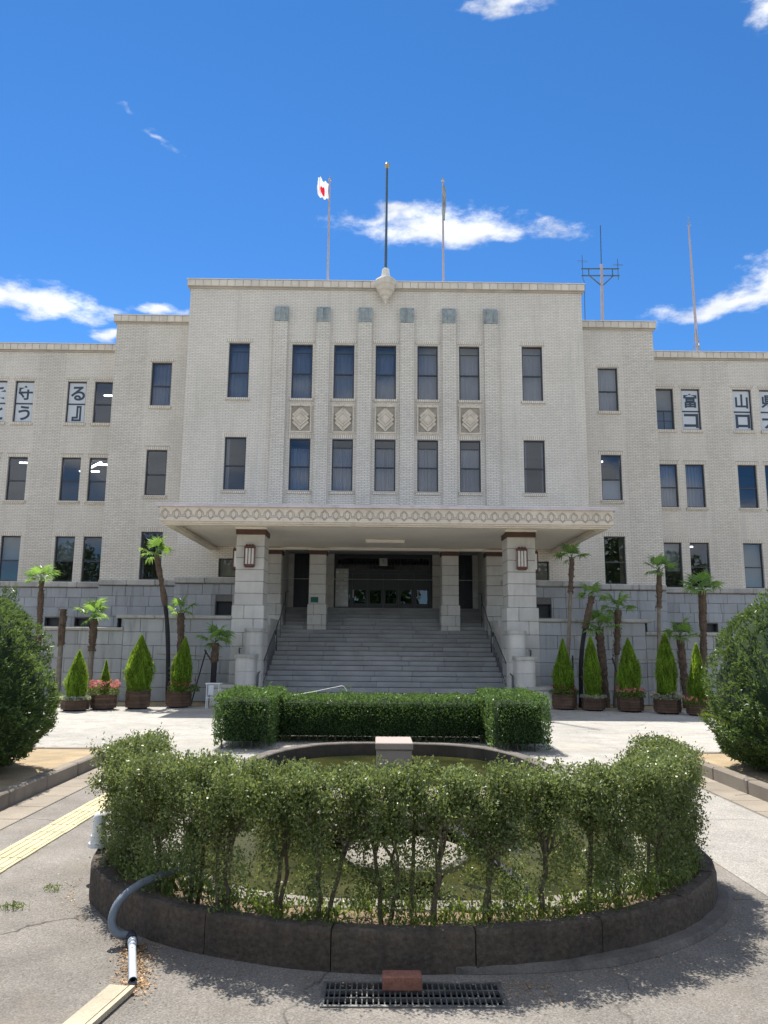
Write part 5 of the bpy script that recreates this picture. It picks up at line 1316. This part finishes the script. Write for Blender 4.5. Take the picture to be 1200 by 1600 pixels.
for k, (x, y, r, h, pl_, (zt, cr_, ln), cl_, (lm, pt, nb, fl_, fh, fr_)) in enumerate(PLN):
    planter(x, y, r, h, pl_); cypress(x, y, h - .03, zt, cr_ * .9, cl_, 40 + k, ln); flowers(x, y, h, r * fr_, fl_, pt, nb, lm, fh, .12 if 'notice' in fl_ else 0)

# ------------------------------------------------------------------ palms
def fan(seed, rad=.30, pet=.26, seg=17):
    rr = random.Random(seed); mb = MB(); mb.tube([(0, 0, 0), (pet * .5, 0, .03), (pet, 0, 0)], [.012, .009, .007], 5)
    for k in range(seg):
        a = R(-112 + 224 * k / (seg - 1)); L = rad * (1 - .25 * (abs(a) / 2) ** 2) * rr.uniform(.80, 1.1); w = .019
        d = Vector((math.cos(a), math.sin(a), 0)); s_ = Vector((-d.y, d.x, 0)); o = Vector((pet, 0, 0)); dr = -.10 * rr.uniform(.2, 1.3) * L / .3
        m1 = o + d * L * .55 + Vector((0, 0, .03)); t_ = o + d * L + Vector((0, 0, dr))
        mb.add([o, m1 + s_ * w, m1 + Vector((0, 0, -.016)), m1 - s_ * w, t_], [(0, 2, 1), (0, 3, 2), (1, 2, 4), (2, 3, 4)])
    return mb
FANM = []
for k in range(3):
    mb = fan(k); me = bpy.data.meshes.new('frond'); me.from_pydata(mb.v, [], mb.f); me.materials.append(MATS['leaf_palm']); FANM.append(me)
def palm(bxp, topp, r0, r1, nf, fsz, label, wrap=None, lower=None, seed=0, via=None, crown=True):
    base = Vector((bxp[0], bxp[1], 0)); top = Vector(topp); rr = random.Random(seed)
    q = thing('palm_tree' if crown else 'bare_palm', label, 'palm' if crown else 'palm trunk', tuple(base), 'small palms along the terrace walls')
    P = smooth_path([base, via or base.lerp(top, .5), top], 26); n_ = len(P); r0 *= .86; r1 *= .86
    split = 0
    if wrap: split = max(i for i in range(n_) if P[i].z <= wrap)
    nr = np.random.default_rng(seed)
    def trunk(nm, A, ra, rb, mt, rough=.10):
        mb = MB(); m_ = len(A); mb.tube(A, [(ra + (rb - ra) * i / (m_ - 1)) * (1 + rough * nr.normal()) for i in range(m_)], 11)
        mb.v = [tuple(np.array(v_) + nr.normal(0, rough * .05, 3)) for v_ in mb.v]; mk(nm, mb, mt, q)
    if split: trunk('lower_trunk', P[:split + 1], r0 * .8, r0 * .72, lower, .03); trunk('trunk', P[split:], r0, r1, 'palm_trunk')
    else: trunk('trunk', P, r0, r1, 'palm_trunk')
    pts = []; D = []
    for i in range(split, n_):                       # fibre and old leaf bases
        for _ in range(7):
            a = rr.uniform(0, 6.28); pts.append(P[i] + Vector((math.cos(a) * r1 * 1.05, math.sin(a) * r1 * 1.05, rr.uniform(-.05, .05)))); D.append((math.cos(a) * .6, math.sin(a) * .6, 1.2))
    V_, F_ = leaf_geo(np.array([p[:] for p in pts]), np.array(D), .09, .03, .2, .3); raw_mesh('fibre', V_, F_, 'palm_trunk', q)['kind'] = 'stuff'
    if not crown: return
    nf = round(nf * .75)
    for k in range(nf):
        az = k * 2.4 + rr.uniform(-.3, .3); el = R(80 - 95 * (k + .5) / nf + rr.uniform(-10, 10))
        o = bpy.data.objects.new('frond', FANM[k % 3]); link(o, q, top + Vector((0, 0, .02)))
        sc = 1.15 * fsz * rr.uniform(.85, 1.1); o.rotation_euler = Matrix.Rotation(az, 3, 'Z').__matmul__(Matrix.Rotation(-el, 3, 'Y')).__matmul__(Matrix.Rotation(rr.uniform(-.5, .5), 3, 'X')).to_euler(); o.scale = (sc, sc, sc)
YP = 23.05
for args in (dict(bxp=(-9.85, YP), topp=(-9.95, YP, 3.55), r0=.10, r1=.095, nf=10, fsz=1.05, label='palm nearest the left yew, its trunk rising behind the yew', seed=1),
             dict(bxp=(-9.22, YP), topp=(-9.24, YP, 2.72), r0=.11, r1=.115, nf=0, fsz=1, label='bare cut palm trunk without leaves on the far left', wrap=1.7, lower='palm_lower', seed=2, crown=False),
             dict(bxp=(-8.32, YP), topp=(-8.31, YP, 2.45), r0=.115, r1=.125, nf=10, fsz=1.05, label='short palm with bright fronds right of the bare cut trunk', wrap=1.55, lower='palm_lower', seed=3),
             dict(bxp=(-6.0, YP), topp=(-6.58, YP, 4.35), r0=.10, r1=.085, nf=10, fsz=1.0, label='tallest left palm, thin and leaning left, trunk wrapped black', wrap=3.0, lower='dark_wrap', seed=4, via=Vector((-6.16, YP, 2.4))),
             dict(bxp=(-5.65, YP + .1), topp=(-5.79, YP + .1, 2.65), r0=.12, r1=.12, nf=9, fsz=.95, label='stubby palm behind the split-tipped conifer on the left', seed=5),
             dict(bxp=(-4.68, YP - .2), topp=(-4.66, YP - .2, 1.78), r0=.13, r1=.115, nf=9, fsz=1.2, label='low palm with drooping dark fronds behind the notice stand', seed=6, wrap=1.3, lower='dark_wrap'),
             dict(bxp=(5.62, YP), topp=(5.93, YP, 4.38), r0=.085, r1=.095, nf=9, fsz=1.0, label='tall slim palm nearest the canopy on the right', wrap=3.4, lower='palm_lower', seed=7),
             dict(bxp=(6.03, YP - .1), topp=(6.46, YP - .1, 3.22), r0=.10, r1=.10, nf=8, fsz=.95, label='curved palm with black wrapped trunk, second right of the canopy', wrap=2.4, lower='dark_wrap', seed=8, via=Vector((6.12, YP - .1, 1.7))),
             dict(bxp=(6.82, YP), topp=(6.68, YP, 2.28), r0=.12, r1=.13, nf=10, fsz=1.15, label='short thick palm between the black-wrapped palms on the right', seed=9),
             dict(bxp=(7.08, YP + .05), topp=(7.28, YP + .05, 2.85), r0=.09, r1=.125, nf=9, fsz=1.05, label='palm with drooping dull fronds above the middle right conifer', wrap=1.55, lower='palm_lower', seed=10),
             dict(bxp=(8.33, YP), topp=(8.56, YP, 4.02), r0=.08, r1=.095, nf=10, fsz=1.0, label='tall straight slim palm in the middle of the right wall', wrap=3.0, lower='palm_lower', seed=11),
             dict(bxp=(9.18, YP), topp=(9.08, YP, 2.05), r0=.12, r1=.12, nf=10, fsz=1.0, label='short palm with pale fronds, second from the right yew', seed=12),
             dict(bxp=(9.70, YP), topp=(9.83, YP, 3.45), r0=.10, r1=.12, nf=10, fsz=1.1, label='palm with spiky light fronds closest to the right yew', seed=13)):
    palm(**args)
for pts_, r, lab in (([(-6.45, 23.25, 1.44), (-4.55, 23.25, 1.37)], .018, 'thin horizontal bamboo rail tied across the left palms'), ([(5.85, 23.25, 1.40), (8.0, 23.26, 1.39), (10.6, 23.25, 1.42)], .018, 'thin horizontal bamboo rail tied across the right palms')):
    tag(mk('support_rail', MB().tube(pts_, r, 6), 'stake_wood'), lab, 'rail')
tag(mk('prop_pole', MB().tube([(-5.24, 22.6, 0), (-4.93, 22.9, 1.56)], .02, 6), 'dark_pole'), 'thin black pole slanting up to the low palm by the notice stand', 'pole')
tag(mk('prop_pole', MB().tube([(-4.98, 22.9, 1.58), (-4.72, 22.88, 1.2)], .02, 6), 'dark_pole'), 'short black brace leaning against the low palm trunk', 'pole')
tag(mk('prop_pole', MB().tube([(5.88, 23.1, 0), (5.87, 23.1, 1.5)], .022, 6), 'dark_pole'), 'thin upright dark pole left of the curved palm on the right', 'pole')
tag(mk('prop_pole', MB().tube([(7.05, 23.1, 1.45), (7.28, 22.9, .4)], .02, 6), 'dark_pole'), 'dark brace leaning behind the middle right conifer', 'pole')
q = thing('notice_stand', 'small white metal stand with a paper notice left of the stairs', 'stand', (-4.45, 21.75, 0))
mb = MB().cbox(-4.64, -4.22, 21.62, 21.9, .66, .69, .006)
mk('top', mb, 'white_steel', q)
for x in (-4.60, -4.27):
    for y in (21.66, 21.86): mk('leg', MB().box(x - .012, x + .012, y - .012, y + .012, 0, .66), 'white_steel', q)
mk('paper', MB().box(-4.53, -4.40, 21.60, 21.606, .38, .64), 'poster', q)
mk('brace', MB().bar((-4.6, 21.66, .3), (-4.27, 21.66, .3), .02, .02), 'white_steel', q)

# trees across the road behind the viewer: only their reflection shows, in the ground-floor glass
P = []; tr_ = np.random.default_rng(5)
for k in range(9):
    cx, cy, hh = -34 + k * 8.5 + tr_.normal(0, 1), -22 + tr_.normal(0, 2), tr_.uniform(11, 15)
    c = np.array((cx, cy, hh * .55)) + unit(tr_.normal(0, 1, (3600, 3))) * (tr_.random((3600, 1)) ** .4) * np.array((4.2, 4.0, hh * .45)); P.append(c)
P = np.concatenate(P); V_, F_ = leaf_geo(P, np.tile((0, 0, .3), (len(P), 1)), .55, .34, .2, 1.)
tag(raw_mesh('tree_belt', V_, F_, 'leaf_yew'), 'belt of dark trees mirrored in the ground-floor windows', 'trees', kind='stuff')
